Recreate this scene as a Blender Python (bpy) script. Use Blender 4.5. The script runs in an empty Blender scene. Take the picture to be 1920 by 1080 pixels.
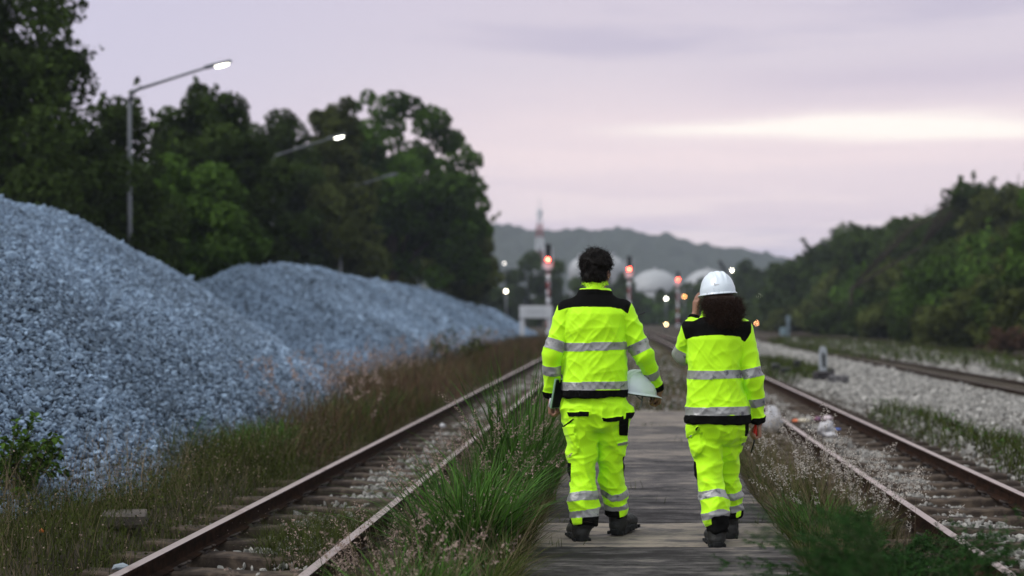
import bpy, math, random
import numpy as np
from mathutils import Vector, Matrix, noise

scene = bpy.context.scene
COL = scene.collection
R = math.radians
F = 2667.0                      # focal length in photo pixels (50 mm on a 36 mm sensor, 1920 px wide)
VX, VY, CAMZ = 1177.0, 590.0, 1.38
rng = np.random.default_rng(7)

# ------------------------------------------------------------------ camera
cam = bpy.data.cameras.new("camera"); cam_o = bpy.data.objects.new("camera", cam); COL.objects.link(cam_o)
cam.lens = 50; cam.sensor_width = 36
cam.shift_x = -(VX - 960) / 1920; cam.shift_y = (VY - 540) / 1920
cam_o.location = (0, 0, CAMZ); cam_o.rotation_euler = (R(90), 0, 0)
cam.clip_start = 0.1; cam.clip_end = 6000
cam.dof.use_dof = True; cam.dof.focus_distance = 8.62; cam.dof.aperture_fstop = 1.35
scene.camera = cam_o
scene.view_settings.view_transform = 'Standard'; scene.view_settings.look = 'None'
scene.view_settings.exposure = 0.0; scene.view_settings.gamma = 1
scene.render.engine = 'CYCLES'
scene.cycles.use_denoising = True
scene.cycles.max_bounces = 6; scene.cycles.diffuse_bounces = 3; scene.cycles.volume_bounces = 1
scene.cycles.transparent_max_bounces = 8

def lin(r, g, b):
    f = lambda c: ((c/255+.055)/1.055)**2.4 if c > 10 else c/255/12.92
    return (f(r), f(g), f(b), 1)

# ------------------------------------------------------------------ world: dusk sky
W = bpy.data.worlds.new("World"); scene.world = W; W.use_nodes = True
nt = W.node_tree; nt.nodes.clear()
class NB:
    def __init__(s, nt): s.nt = nt
    def n(s, t, **k):
        x = s.nt.nodes.new(t)
        for a, b in k.items(): setattr(x, a, b)
        return x
    def put(s, sock, v):
        if isinstance(v, bpy.types.NodeSocket): s.nt.links.new(v, sock)
        elif v is not None: sock.default_value = v
    def m(s, op, a, b=None, c=None):
        x = s.n('ShaderNodeMath', operation=op)
        s.put(x.inputs[0], a); s.put(x.inputs[1], b); s.put(x.inputs[2], c)
        return x.outputs[0]
    def mr(s, v, a, b, c=0., d=1., smooth=True):
        x = s.n('ShaderNodeMapRange', interpolation_type='SMOOTHSTEP' if smooth else 'LINEAR')
        for i, q in enumerate((v, a, b, c, d)): s.put(x.inputs[i], q)
        return x.outputs[0]
    def mix(s, f, a, b, bt='MIX'):
        x = s.n('ShaderNodeMix', data_type='RGBA', blend_type=bt)
        s.put(x.inputs[0], f); s.put(x.inputs[6], a); s.put(x.inputs[7], b)
        return x.outputs[2]
    def ramp(s, f, stops):
        x = s.n('ShaderNodeValToRGB'); e = x.color_ramp.elements
        while len(e) < len(stops): e.new(0.5)
        for q, (p, c) in zip(e, stops): q.position = p; q.color = c
        s.put(x.inputs[0], f); return x.outputs[0]
    def noise(s, vec, scale, detail=4., rough=.55):
        x = s.n('ShaderNodeTexNoise'); s.put(x.inputs['Vector'], vec)
        x.inputs['Scale'].default_value = scale; x.inputs['Detail'].default_value = detail; x.inputs['Roughness'].default_value = rough
        return x.outputs[0]
    def xyz(s, a, b, c):
        x = s.n('ShaderNodeCombineXYZ'); s.put(x.inputs[0], a); s.put(x.inputs[1], b); s.put(x.inputs[2], c); return x.outputs[0]

SUN_EL, SUN_AZ = R(44), R(250)          # the bright part of the overcast: high, behind the camera and to its left
b = NB(nt)
tc = b.n('ShaderNodeTexCoord'); sp = b.n('ShaderNodeSeparateXYZ'); nt.links.new(tc.outputs['Generated'], sp.inputs[0])
x_, y_, z_ = sp.outputs
az = b.m('ARCTAN2', x_, y_); el = b.m('ARCSINE', z_)
streak = b.noise(b.xyz(b.m('MULTIPLY', az, 3.2), b.m('MULTIPLY', el, 26.), 0.3), 1.0, 5., .55)
streak2 = b.noise(b.xyz(b.m('MULTIPLY', az, 6.), b.m('MULTIPLY', el, 60.), 4.1), 1.0, 3., .5)
elw = b.m('ADD', el, b.m('MULTIPLY', b.m('SUBTRACT', streak2, .5), .016))
base = b.ramp(b.m('DIVIDE', el, 0.25), [(0., lin(207, 184, 199)), (.22, lin(213, 191, 201)), (.45, lin(219, 202, 206)), (.68, lin(207, 195, 204)), (1., lin(196, 186, 201))])
left = b.mr(az, .0, -.42)
base = b.mix(b.m('MULTIPLY', left, .55), base, lin(184, 182, 208))
dark = b.mr(streak, .48, .70)
base = b.mix(b.m('MULTIPLY', b.m('MULTIPLY', dark, b.mr(az, -.3, .05, .2, 1.)), .8), base, lin(180, 171, 190))
pinkband = b.m('MULTIPLY', b.mr(streak2, .45, .62), b.m('MULTIPLY', b.mr(el, .03, .06), b.mr(el, .15, .11)))
base = b.mix(b.m('MULTIPLY', b.m('MULTIPLY', pinkband, b.mr(az, -.25, .0)), .95), base, lin(232, 212, 212))
def gauss(c, w, a0, a1, a2, a3):
    d = b.m('DIVIDE', b.m('SUBTRACT', elw, c), w)
    g = b.m('POWER', 2.718, b.m('MULTIPLY', b.m('MULTIPLY', d, d), -1.))
    return b.m('MULTIPLY', g, b.m('MULTIPLY', b.mr(az, a0, a1), b.mr(az, a3, a2)))
g1 = gauss(.1275, .0062, -.06, .09, .17, .40)
g2 = gauss(.1335, .0075, .07, .17, .20, .30)
g3 = gauss(.1235, .005, .10, .22, .6, .9)
cl1 = b.m('MULTIPLY', gauss(.160, .014, -.02, .18, .5, .9), .85)
cl2 = b.m('MULTIPLY', gauss(.100, .011, .06, .20, .5, .9), .6)
base = b.mix(b.m('MAXIMUM', cl1, cl2), base, lin(190, 178, 194))
glow = b.m('MINIMUM', b.m('ADD', b.m('ADD', g1, b.m('MULTIPLY', g2, .7)), b.m('MULTIPLY', g3, .5)), 1.)
halo = b.m('MULTIPLY', gauss(.112, .040, -.35, .06, .3, .9), .72)
base = b.mix(halo, base, lin(236, 214, 214))
base = b.mix(glow, base, (1.0, .90, .81, 1))
up = b.mr(el, .26, .95); back = b.mr(y_, .1, -.85)
base = b.mix(b.m('MAXIMUM', b.mr(el, .24, .5), back), base, (.50, .54, .545, 1))
gain = b.m('ADD', 1., b.m('ADD', b.m('MULTIPLY', up, .55), b.m('MULTIPLY', back, .5)))
vm = b.n('ShaderNodeVectorMath', operation='SCALE'); nt.links.new(base, vm.inputs[0]); nt.links.new(gain, vm.inputs['Scale'])
bg = b.n('ShaderNodeBackground'); nt.links.new(vm.outputs[0], bg.inputs[0]); bg.inputs[1].default_value = 1.2
sky = b.n('ShaderNodeTexSky', sky_type='NISHITA'); sky.sun_disc = False; sky.sun_elevation = SUN_EL; sky.sun_rotation = SUN_AZ
bg2 = b.n('ShaderNodeBackground'); nt.links.new(sky.outputs[0], bg2.inputs[0]); bg2.inputs[1].default_value = 0.006
add = b.n('ShaderNodeAddShader'); nt.links.new(bg.outputs[0], add.inputs[0]); nt.links.new(bg2.outputs[0], add.inputs[1])
wo = b.n('ShaderNodeOutputWorld'); nt.links.new(add.outputs[0], wo.inputs[0])

sun = bpy.data.lights.new("sun", 'SUN'); sun.energy = 2.1; sun.angle = R(16); sun.color = (1, .985, .94)
sun_o = bpy.data.objects.new("sun", sun); COL.objects.link(sun_o)
_d = Vector((math.sin(SUN_AZ)*math.cos(SUN_EL), math.cos(SUN_AZ)*math.cos(SUN_EL), math.sin(SUN_EL)))
sun_o.rotation_euler = _d.to_track_quat('Z', 'Y').to_euler(); sun_o.location = (-20, -20, 40)

# ------------------------------------------------------------------ helpers
def P(px, py, Y): return np.array([(px-VX)/F*Y, Y, CAMZ-(py-VY)/F*Y])

def tag(o, label=None, cat=None, group=None, kind=None):
    if label: o['label'] = label
    if cat: o['category'] = cat
    if group: o['group'] = group
    if kind: o['kind'] = kind
    return o

def mesh(name, V, Fc, mat, parent=None, smooth=False, tint=None, fmat=None):
    """V (n,3); Fc an int array (m,k) or a list of such arrays / lists of faces"""
    me = bpy.data.meshes.new(name)
    V = np.asarray(V, np.float32)
    blocks = [np.asarray(Fc)] if isinstance(Fc, np.ndarray) else None
    if blocks is None:
        by = {}
        for f in Fc: by.setdefault(len(f), []).append(f)
        blocks = [np.array(v) for v in by.values()]
    ls = np.concatenate([f.ravel() for f in blocks]).astype(np.int32)
    tot = np.concatenate([np.full(len(f), f.shape[1]) for f in blocks]).astype(np.int32)
    st = np.concatenate([[0], np.cumsum(tot)[:-1]]).astype(np.int32)
    me.vertices.add(len(V)); me.vertices.foreach_set('co', V.ravel())
    me.loops.add(len(ls)); me.loops.foreach_set('vertex_index', ls)
    me.polygons.add(len(tot)); me.polygons.foreach_set('loop_start', st); me.polygons.foreach_set('loop_total', tot)
    me.update(calc_edges=True)
    me.polygons.foreach_set('use_smooth', np.full(len(tot), bool(smooth)))
    for m_ in (mat if isinstance(mat, (list, tuple)) else [mat]): me.materials.append(m_)
    if fmat is not None: me.polygons.foreach_set('material_index', np.asarray(fmat, np.int32))
    if tint is not None:
        a = me.attributes.new('tint', 'FLOAT', 'POINT'); a.data.foreach_set('value', np.asarray(tint, np.float32))
    o = bpy.data.objects.new(name, me); COL.objects.link(o)
    if parent is not None: o.parent = parent
    return o

def empty(name, loc=(0, 0, 0), rz=0):
    o = bpy.data.objects.new(name, None); COL.objects.link(o); o.location = loc; o.rotation_euler = (0, 0, rz); o.empty_display_size = .2
    return o

class MB:
    """collects simple shapes into one mesh"""
    def __init__(s): s.v = []; s.f = []; s.n = 0; s.mi = []
    def add(s, v, f, mi=0):
        s.v.extend([tuple(q) for q in v]); s.f.extend([tuple(i+s.n for i in q) for q in f]); s.mi.extend([mi]*len(f)); s.n += len(v)
    def box(s, c, d, rot=None, bev=0.0, mi=0):
        hx, hy, hz = d[0]/2, d[1]/2, d[2]/2; e = min(bev, hx*.9, hy*.9, hz*.9)
        v = []; f = []
        if e <= 0:
            v = [Vector((x*hx, y*hy, z*hz)) for x in (-1, 1) for y in (-1, 1) for z in (-1, 1)]
            f = [(0, 1, 3, 2), (4, 6, 7, 5), (0, 4, 5, 1), (2, 3, 7, 6), (0, 2, 6, 4), (1, 5, 7, 3)]
        else:
            idx = {}
            for x in (-1, 1):
                for y in (-1, 1):
                    for z in (-1, 1):
                        for k in range(3):
                            p = [x*(hx-e), y*(hy-e), z*(hz-e)]; p[k] = (x, y, z)[k]*(hx, hy, hz)[k]
                            idx[(x, y, z, k)] = len(v); v.append(Vector(p))
            S = (-1, 1)
            for x in S: f.append(tuple(idx[(x, y, z, 0)] for y, z in ((-1, -1), (1, -1), (1, 1), (-1, 1))))
            for y in S: f.append(tuple(idx[(x, y, z, 1)] for x, z in ((-1, -1), (1, -1), (1, 1), (-1, 1))))
            for z in S: f.append(tuple(idx[(x, y, z, 2)] for x, y in ((-1, -1), (1, -1), (1, 1), (-1, 1))))
            for x in S:
                for y in S: f.append((idx[(x, y, -1, 0)], idx[(x, y, 1, 0)], idx[(x, y, 1, 1)], idx[(x, y, -1, 1)]))
                for z in S: f.append((idx[(x, -1, z, 0)], idx[(x, 1, z, 0)], idx[(x, 1, z, 2)], idx[(x, -1, z, 2)]))
            for y in S:
                for z in S: f.append((idx[(-1, y, z, 1)], idx[(1, y, z, 1)], idx[(1, y, z, 2)], idx[(-1, y, z, 2)]))
            for x in S:
                for y in S:
                    for z in S: f.append(tuple(idx[(x, y, z, k)] for k in range(3)))
        M = rot if rot is not None else Matrix.Identity(3)
        s.add([(M @ q)+Vector(c) for q in v], f, mi); return s
    def tube(s, pts, rad, n=10, cap=True, mi=0):
        pts = [Vector(p) for p in pts]; rad = rad if isinstance(rad, (list, tuple)) else [rad]*len(pts)
        v = []; f = []; prev = None
        for i, p in enumerate(pts):
            t = (pts[min(i+1, len(pts)-1)]-pts[max(i-1, 0)]).normalized()
            if prev is None: u = t.orthogonal().normalized()
            else: u = (prev-t*prev.dot(t)).normalized()
            prev = u; w = t.cross(u)
            for k in range(n):
                a = 2*math.pi*k/n; v.append(p+(u*math.cos(a)+w*math.sin(a))*rad[i])
        for i in range(len(pts)-1):
            for k in range(n):
                f.append((i*n+k, i*n+(k+1) % n, (i+1)*n+(k+1) % n, (i+1)*n+k))
        if cap: f.append(tuple(range(n-1, -1, -1))); f.append(tuple((len(pts)-1)*n+k for k in range(n)))
        s.add(v, f, mi); return s
    def lathe(s, c, prof, n=16, mi=0, axis=None):
        v = []; f = []; M = axis or Matrix.Identity(3)
        for r, z in prof:
            for k in range(n):
                a = 2*math.pi*k/n; v.append(M @ Vector((r*math.cos(a), r*math.sin(a), z))+Vector(c))
        for i in range(len(prof)-1):
            for k in range(n): f.append((i*n+k, i*n+(k+1) % n, (i+1)*n+(k+1) % n, (i+1)*n+k))
        f.append(tuple(range(n-1, -1, -1))); f.append(tuple((len(prof)-1)*n+k for k in range(n)))
        s.add(v, f, mi); return s
    def ball(s, c, r, n=12, mi=0):
        r = r if isinstance(r, (tuple, list)) else (r, r, r)
        v = [(c[0], c[1], c[2]-r[2])]; f = []; m_ = n//2
        for i in range(1, m_):
            a = -math.pi/2+math.pi*i/m_
            for k in range(n):
                t = 2*math.pi*k/n; v.append((c[0]+r[0]*math.cos(a)*math.cos(t), c[1]+r[1]*math.cos(a)*math.sin(t), c[2]+r[2]*math.sin(a)))
        v.append((c[0], c[1], c[2]+r[2]))
        for k in range(n): f.append((0, 1+(k+1) % n, 1+k))
        for i in range(m_-2):
            for k in range(n): f.append((1+i*n+k, 1+i*n+(k+1) % n, 1+(i+1)*n+(k+1) % n, 1+(i+1)*n+k))
        L = len(v)-1
        for k in range(n): f.append((L, 1+(m_-2)*n+k, 1+(m_-2)*n+(k+1) % n))
        s.add(v, f, mi); return s
    def build(s, name, mat, parent=None, smooth=False):
        return mesh(name, s.v, s.f, mat, parent, smooth, fmat=s.mi if isinstance(mat, (list, tuple)) else None)

# ------------------------------------------------------------------ materials
def mat(name, col, rough=.7, metal=0., spec=.3, var=0., vscale=8., col2=None, bump=0., bscale=60., tint=0., emit=None, estr=0., coords='Object', thresh=None, detail=6., coat=0., sheen=0., trans=0.):
    m_ = bpy.data.materials.new(name); m_.use_nodes = True
    n_ = m_.node_tree; q = NB(n_); bs = n_.nodes['Principled BSDF']
    c = tuple(col)+(1,) if len(col) == 3 else col
    tcn = q.n('ShaderNodeTexCoord').outputs[coords]
    out = None
    if col2 is not None:
        c2 = tuple(col2)+(1,) if len(col2) == 3 else col2
        f = q.noise(tcn, vscale, detail, .6)
        lo, hi = thresh or (.35, .65)
        out = q.mix(q.mr(f, lo, hi), c, c2)
    if tint:
        at = q.n('ShaderNodeAttribute', attribute_name='tint').outputs['Fac']
        f = q.m('ADD', 1.-tint, q.m('MULTIPLY', at, 2*tint))
        vm_ = q.n('ShaderNodeVectorMath', operation='SCALE'); q.put(vm_.inputs[0], out if out is not None else c[:3]); q.put(vm_.inputs['Scale'], f)
        out = vm_.outputs[0]
    if var:
        f = q.m('ADD', 1.-var, q.m('MULTIPLY', q.noise(tcn, vscale*2.3, 5.), 2*var))
        vm_ = q.n('ShaderNodeVectorMath', operation='SCALE'); q.put(vm_.inputs[0], out if out is not None else c[:3]); q.put(vm_.inputs['Scale'], f)
        out = vm_.outputs[0]
    if out is not None: n_.links.new(out, bs.inputs['Base Color'])
    else: bs.inputs['Base Color'].default_value = c
    bs.inputs['Roughness'].default_value = rough; bs.inputs['Metallic'].default_value = metal
    bs.inputs['Specular IOR Level'].default_value = spec
    if coat: bs.inputs['Coat Weight'].default_value = coat; bs.inputs['Coat Roughness'].default_value = .15
    if sheen: bs.inputs['Sheen Weight'].default_value = sheen
    if emit is not None:
        bs.inputs['Emission Color'].default_value = tuple(emit)+(1,); bs.inputs['Emission Strength'].default_value = estr
    if bump:
        bp = q.n('ShaderNodeBump'); bp.inputs['Strength'].default_value = bump; bp.inputs['Distance'].default_value = .02
        n_.links.new(q.noise(tcn, bscale, 4., .6), bp.inputs['Height']); n_.links.new(bp.outputs[0], bs.inputs['Normal'])
    if trans:      # thin leaves let some light through
        tr = q.n('ShaderNodeBsdfTranslucent')
        if out is not None: n_.links.new(out, tr.inputs[0])
        else: tr.inputs[0].default_value = c
        ms = q.n('ShaderNodeMixShader'); ms.inputs[0].default_value = trans
        n_.links.new(bs.outputs[0], ms.inputs[1]); n_.links.new(tr.outputs[0], ms.inputs[2])
        n_.links.new(ms.outputs[0], n_.nodes['Material Output'].inputs[0])
    return m_

M = dict(
    hivis=mat('hivis_cloth', (.52, .96, .008), .62, spec=.2, var=.05, vscale=5, bump=.06, bscale=260, sheen=.15),
    black_cloth=mat('black_cloth', (.0045, .0042, .0042), .9, spec=.06, bump=.1, bscale=300),
    silver=mat('reflective_tape', (.30, .29, .30), .42, metal=.25, spec=.4, col2=(.12, .12, .14), vscale=26, thresh=(.56, .68), bump=.15, bscale=60),
    skin=mat('skin', (.26, .13, .09), .55, spec=.35, var=.08, vscale=30),
    hair=mat('dark_hair', (.007, .0042, .0035), .6, spec=.15, tint=.5),
    hairred=mat('brown_curly_hair', (.026, .012, .008), .6, spec=.15, tint=.6),
    boot=mat('boot_leather', (.012, .011, .011), .6, spec=.35, bump=.3, bscale=80),
    sole=mat('boot_rubber', (.008, .008, .009), .75, bump=.2, bscale=90),
    helmet=mat('white_shell', (.68, .73, .82), .28, spec=.5, var=.03, vscale=6),
    grey=mat('grey_plastic', (.18, .18, .2), .5),
    blackp=mat('black_plastic', (.012, .012, .013), .4),
    redp=mat('red_plastic', (.5, .02, .015), .4),
    rail_top=mat('worn_rail_head', (.50, .40, .37), .36, metal=.75, spec=.5, col2=(.24, .15, .12), vscale=5, thresh=(.5, .8)),
    rust=mat('rust', (.032, .016, .010), .9, col2=(.014, .008, .006), vscale=14, bump=.3, bscale=60, spec=.04),
    sleeper=mat('sleeper_concrete', (.10, .074, .058), .9, spec=.1, col2=(.040, .030, .026), vscale=7, var=.3, bump=.4, bscale=50, thresh=(.35, .6)),
    clip=mat('clip_steel', (.03, .02, .017), .7),
    stone=mat('blue_grey_stone', (.178, .235, .325), .85, tint=.66, spec=.2),
    pilebase=mat('pile_fines', (.045, .058, .085), .95, col2=(.02, .026, .04), vscale=14, bump=1., bscale=16),
    ballast=mat('pale_ballast_stone', (.255, .240, .23), .85, tint=.62, spec=.2),
    leaf_dark=mat('foliage_dark', (.031, .049, .010), .7, tint=.9, spec=.04, trans=.25),
    leaf_mid=mat('foliage_mid', (.046, .086, .012), .7, tint=.9, spec=.05, trans=.25),
    leaf_olive=mat('foliage_olive', (.058, .070, .017), .7, tint=.9, spec=.04, trans=.25),
    bark=mat('bark', (.05, .036, .026), .9, col2=(.025, .018, .014), vscale=12, bump=.6, bscale=30),
    grass=mat('green_grass', (.048, .112, .016), .6, tint=.7, spec=.12, trans=.3),
    grass_dull=mat('dull_grass', (.046, .056, .014), .8, tint=.7, spec=.03, trans=.25),
    straw=mat('dry_straw', (.155, .118, .075), .85, spec=.03, tint=.45, trans=.2),
    plume=mat('pale_seed_plume', (.32, .23, .20), .9, tint=.4, trans=.3),
    plume_w=mat('white_seed_plume', (.42, .37, .34), .9, tint=.4, trans=.3),
    reddish=mat('reddish_weed', (.080, .045, .030), .85, spec=.03, tint=.5, trans=.2),
    stem=mat('green_stem', (.045, .05, .02), .7),
    pole=mat('galvanised_pole', (.12, .125, .145), .5, metal=.3),
    marker=mat('weathered_white', (.34, .36, .40), .8, col2=(.24, .25, .28), vscale=12),
    whitep=mat('white_paint', (.55, .55, .60), .6, var=.1, vscale=3),
    redpaint=mat('dull_red_paint', (.20, .035, .035), .6, var=.1),
    whiteplastic=mat('white_bag_plastic', (.42, .40, .43), .45, bump=.5, bscale=30),
    concrete=mat('weathered_concrete', (.16, .15, .16), .9, col2=(.07, .065, .07), vscale=9, bump=.4, bscale=40),
    tank=mat('tank_white', (.31, .31, .33), .5, var=.1, vscale=.3),
    lamp=mat('lamp_glow', (.9, .9, .8), .4, emit=(1, .97, .82), estr=14),
)
# ------------------------------------------------------------------ implicit surfaces for bodies and clothes
def nrm(v): v = np.asarray(v, float); return v/np.linalg.norm(v)

def cone(a, bb, ra, rb, sy=1.0):
    """tapered limb from a to bb; sy > 1 flattens it front to back"""
    a = np.array(a, np.float32); bb = np.array(bb, np.float32); ab = bb-a; L = max(float(ab @ ab), 1e-9)
    def f(X, Y, Z):
        px, py, pz = X-a[0], Y-a[1], Z-a[2]
        t = np.clip((px*ab[0]+py*ab[1]+pz*ab[2])/L, 0, 1)
        dx, dy, dz = px-t*ab[0], (py-t*ab[1])*sy, pz-t*ab[2]
        return np.sqrt(dx*dx+dy*dy+dz*dz)-(ra+(rb-ra)*t)
    r = max(ra, rb)
    f.lo = np.minimum(a, bb)-r; f.hi = np.maximum(a, bb)+r
    return f

def ell(c, r, rot=None):
    c = np.array(c, np.float32); r = np.array(r, np.float32)
    Mi = np.array(rot.inverted() if rot is not None else Matrix.Identity(3), np.float32)
    def f(X, Y, Z):
        p = (X-c[0], Y-c[1], Z-c[2])
        q = [(Mi[i, 0]*p[0]+Mi[i, 1]*p[1]+Mi[i, 2]*p[2])/r[i] for i in range(3)]
        k = np.sqrt(q[0]**2+q[1]**2+q[2]**2)
        return (k-1)*float(r.min()) if r.max()/r.min() > 3 else (k-1)*float(np.cbrt(r.prod()))
    m_ = float(r.max()); f.lo = c-m_; f.hi = c+m_
    return f

def loft(rows, ex=2.3):
    """rows (z, cx, cy, a, b) from the bottom up"""
    rows = np.array(rows, np.float32)
    def f(X, Y, Z):
        z = rows[:, 0]; g = [np.interp(Z, z, rows[:, i]).astype(np.float32) for i in range(1, 5)]
        k = (np.abs((X-g[0])/g[2])**ex+np.abs((Y-g[1])/g[3])**ex)**(1/ex)
        d = (k-1)*np.minimum(g[2], g[3])
        return np.maximum(d, np.maximum(z[0]-Z, Z-z[-1]))
    a = rows[:, 3].max(); bb = rows[:, 4].max()
    f.lo = np.array([(rows[:, 1]-rows[:, 3]).min(), (rows[:, 2]-rows[:, 4]).min(), rows[0, 0]])
    f.hi = np.array([(rows[:, 1]+rows[:, 3]).max(), (rows[:, 2]+rows[:, 4]).max(), rows[-1, 0]])
    return f

def isosurf(prims, h, smooth_it=2):
    """prims: list of (fn, k); returns verts, quads"""
    lo = np.min([p[0].lo for p in prims], 0)-4*h; hi = np.max([p[0].hi for p in prims], 0)+4*h
    n = np.ceil((hi-lo)/h).astype(int)+1
    D = np.full(n, 9., np.float32)
    ax = [(lo[i]+h*np.arange(n[i])).astype(np.float32) for i in range(3)]
    for fn, k in prims:
        pad = max(k, 0)+3*h
        i0 = np.clip(np.floor((fn.lo-pad-lo)/h).astype(int), 0, n); i1 = np.clip(np.ceil((fn.hi+pad-lo)/h).astype(int)+1, 0, n)
        sl = tuple(slice(i0[i], i1[i]) for i in range(3))
        X, Y, Z = np.meshgrid(*[ax[i][sl[i]] for i in range(3)], indexing='ij', sparse=True)
        d = fn(X, Y, Z).astype(np.float32); o = D[sl]
        if k > 0:
            hh = np.clip(.5+.5*(o-d)/k, 0, 1); D[sl] = o*(1-hh)+d*hh-k*hh*(1-hh)
        elif k < 0:      # carve
            D[sl] = np.maximum(o, -d)
        else: D[sl] = np.minimum(o, d)
    S = D < 0
    c = np.zeros(n-1, np.int8)
    for i in (0, 1):
        for j in (0, 1):
            for k in (0, 1): c += S[i:n[0]-1+i, j:n[1]-1+j, k:n[2]-1+k]
    act = (c > 0) & (c < 8); idx = np.argwhere(act)
    vid = np.full(n-1, -1, np.int64); vid[act] = np.arange(len(idx))
    acc = np.zeros((len(idx), 3)); cnt = np.zeros(len(idx))
    for axn in range(3):
        o1, o2 = [q for q in range(3) if q != axn]
        for u in (0, 1):
            for w in (0, 1):
                p0 = idx.copy(); p0[:, o1] += u; p0[:, o2] += w; p1 = p0.copy(); p1[:, axn] += 1
                d0 = D[tuple(p0.T)]; d1 = D[tuple(p1.T)]; mk = (d0 < 0) != (d1 < 0)
                t = np.where(mk, d0/np.where(mk, d0-d1, 1), 0)
                q = p0.astype(float); q[:, axn] += t
                acc[mk] += q[mk]; cnt[mk] += 1
    V = lo+h*acc/cnt[:, None]
    Q = []
    for axn in range(3):
        o1, o2 = [(1, 2), (2, 0), (0, 1)][axn]
        s0 = [slice(None)]*3; s1 = [slice(None)]*3; s0[axn] = slice(0, n[axn]-1); s1[axn] = slice(1, n[axn])
        ch = S[tuple(s0)] != S[tuple(s1)]; e = np.argwhere(ch)
        e = e[(e[:, o1] > 0) & (e[:, o2] > 0) & (e[:, o1] < n[o1]-1) & (e[:, o2] < n[o2]-1)]
        ins = S[tuple(e.T)]
        def cell(a, bq): q = e.copy(); q[:, o1] += a; q[:, o2] += bq; return vid[tuple(q.T)]
        quad = np.stack([cell(-1, -1), cell(0, -1), cell(0, 0), cell(-1, 0)], 1)
        quad[~ins] = quad[~ins][:, ::-1]; Q.append(quad)
    Q = np.concatenate(Q)
    return relax(V, Q, smooth_it), Q

def relax(V, Q, it, lam=.5):
    if it == 0: return V
    E = np.concatenate([Q[:, [i, (i+1) % 4]] for i in range(4)]); n = len(V)
    deg = np.bincount(E[:, 0], minlength=n)+np.bincount(E[:, 1], minlength=n)
    for _ in range(it):
        A = np.zeros_like(V)
        for k in range(3): A[:, k] = np.bincount(E[:, 0], V[E[:, 1], k], n)+np.bincount(E[:, 1], V[E[:, 0], k], n)
        V = V+lam*(A/np.maximum(deg, 1)[:, None]-V)
    return V

def vnormals(V, Q):
    fn = np.cross(V[Q[:, 2]]-V[Q[:, 0]], V[Q[:, 3]]-V[Q[:, 1]]); N = np.zeros_like(V)
    for k in range(4): np.add.at(N, Q[:, k], fn)
    return N/np.maximum(np.linalg.norm(N, axis=1), 1e-12)[:, None]

def vnoise(Pt, sc, seed=0.):
    """gradient noise at each point; sc scales the three axes"""
    Pt = np.asarray(Pt)*np.asarray(sc)+seed
    nf = noise.noise
    return np.array([nf(Vector(p)) for p in Pt])

def main_pieces(Q, lab):
    """keeps each patch in one piece: stray scraps go back to the cloth round them"""
    lab = lab.copy()
    for l in np.unique(lab):
        if l == 0: continue
        i = np.where(lab == l)[0]; q = Q[i]; u, inv = np.unique(q, return_inverse=True); q = inv.reshape(q.shape); c = np.arange(len(u))
        while True:
            m_ = c[q].min(1); c2 = c.copy()
            for k in range(4): np.minimum.at(c2, q[:, k], m_)
            c2 = c2[c2]
            if (c2 == c).all(): break
            c = c2
        fc_ = c[q[:, 0]]; v, n = np.unique(fc_, return_counts=True); lab[i[fc_ != v[n.argmax()]]] = 0
    return lab

def split_build(parts, V, Q, lab, parent):
    """parts: {label: (name, material, parent-label or None, text)}; one sheet of cloth divided into its pieces"""
    N = vnormals(V, Q); made = {}
    for l, (name, mt, par, text) in parts.items():
        q = Q[lab == l]
        if not len(q): continue
        u, inv = np.unique(q, return_inverse=True)
        o = mesh(name, V[u], inv.reshape(q.shape), mt, made[par] if par is not None else parent, True)
        o.data.normals_split_custom_set_from_vertices([tuple(x) for x in N[u]])
        if text: o['label'] = text
        made[l] = o
    return made

def tidy(V, Q, lab, it=4):
    """smooths the seam lines between the pieces of one sheet"""
    e = np.concatenate([np.sort(Q[:, [i, (i+1) % 4]], 1) for i in range(4)]); l = np.tile(lab, 4)
    o = np.lexsort((e[:, 1], e[:, 0])); e = e[o]; l = l[o]
    s_ = (e[:-1] == e[1:]).all(1) & (l[:-1] != l[1:]); b_ = e[:-1][s_]; n = len(V)
    if not len(b_): return V
    deg = np.bincount(b_[:, 0], minlength=n)+np.bincount(b_[:, 1], minlength=n); on = deg >= 2
    V = V.copy()
    for _ in range(it):
        A = np.stack([np.bincount(b_[:, 0], V[b_[:, 1], k], n)+np.bincount(b_[:, 1], V[b_[:, 0], k], n) for k in range(3)], 1)
        V[on] += .5*(A[on]/deg[on][:, None]-V[on])
    return V

def inpoly(x, z, poly):
    c = np.zeros(len(x), bool); j = len(poly)-1
    for i in range(len(poly)):
        xi, zi = poly[i]; xj, zj = poly[j]
        if zi != zj:
            c ^= ((zi > z) != (zj > z)) & (x < (xj-xi)*(z-zi)/(zj-zi)+xi)
        j = i
    return c

class Chain:
    """a sleeve or trouser leg: joints with radii; measures where along it a point lies"""
    def __init__(s, joints): s.j = [(np.array(p, float), r) for p, r in joints]
    def prims(s, k, sy=1.): return [(cone(a[0], c[0], a[1], c[1], sy), k) for a, c in zip(s.j, s.j[1:])]
    def locate(s, V):
        best = np.full(len(V), 1e9); tt = np.zeros(len(V)); L0 = 0
        for (a, ra), (c, rc) in zip(s.j, s.j[1:]):
            ab = c-a; L = np.linalg.norm(ab); t = np.clip(((V-a) @ ab)/(L*L), 0, 1)
            d = np.linalg.norm(V-a-t[:, None]*ab, axis=1)-(ra+(rc-ra)*t)
            m_ = d < best; best[m_] = d[m_]; tt[m_] = L0+t[m_]*L; L0 += L
        return best, tt

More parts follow.
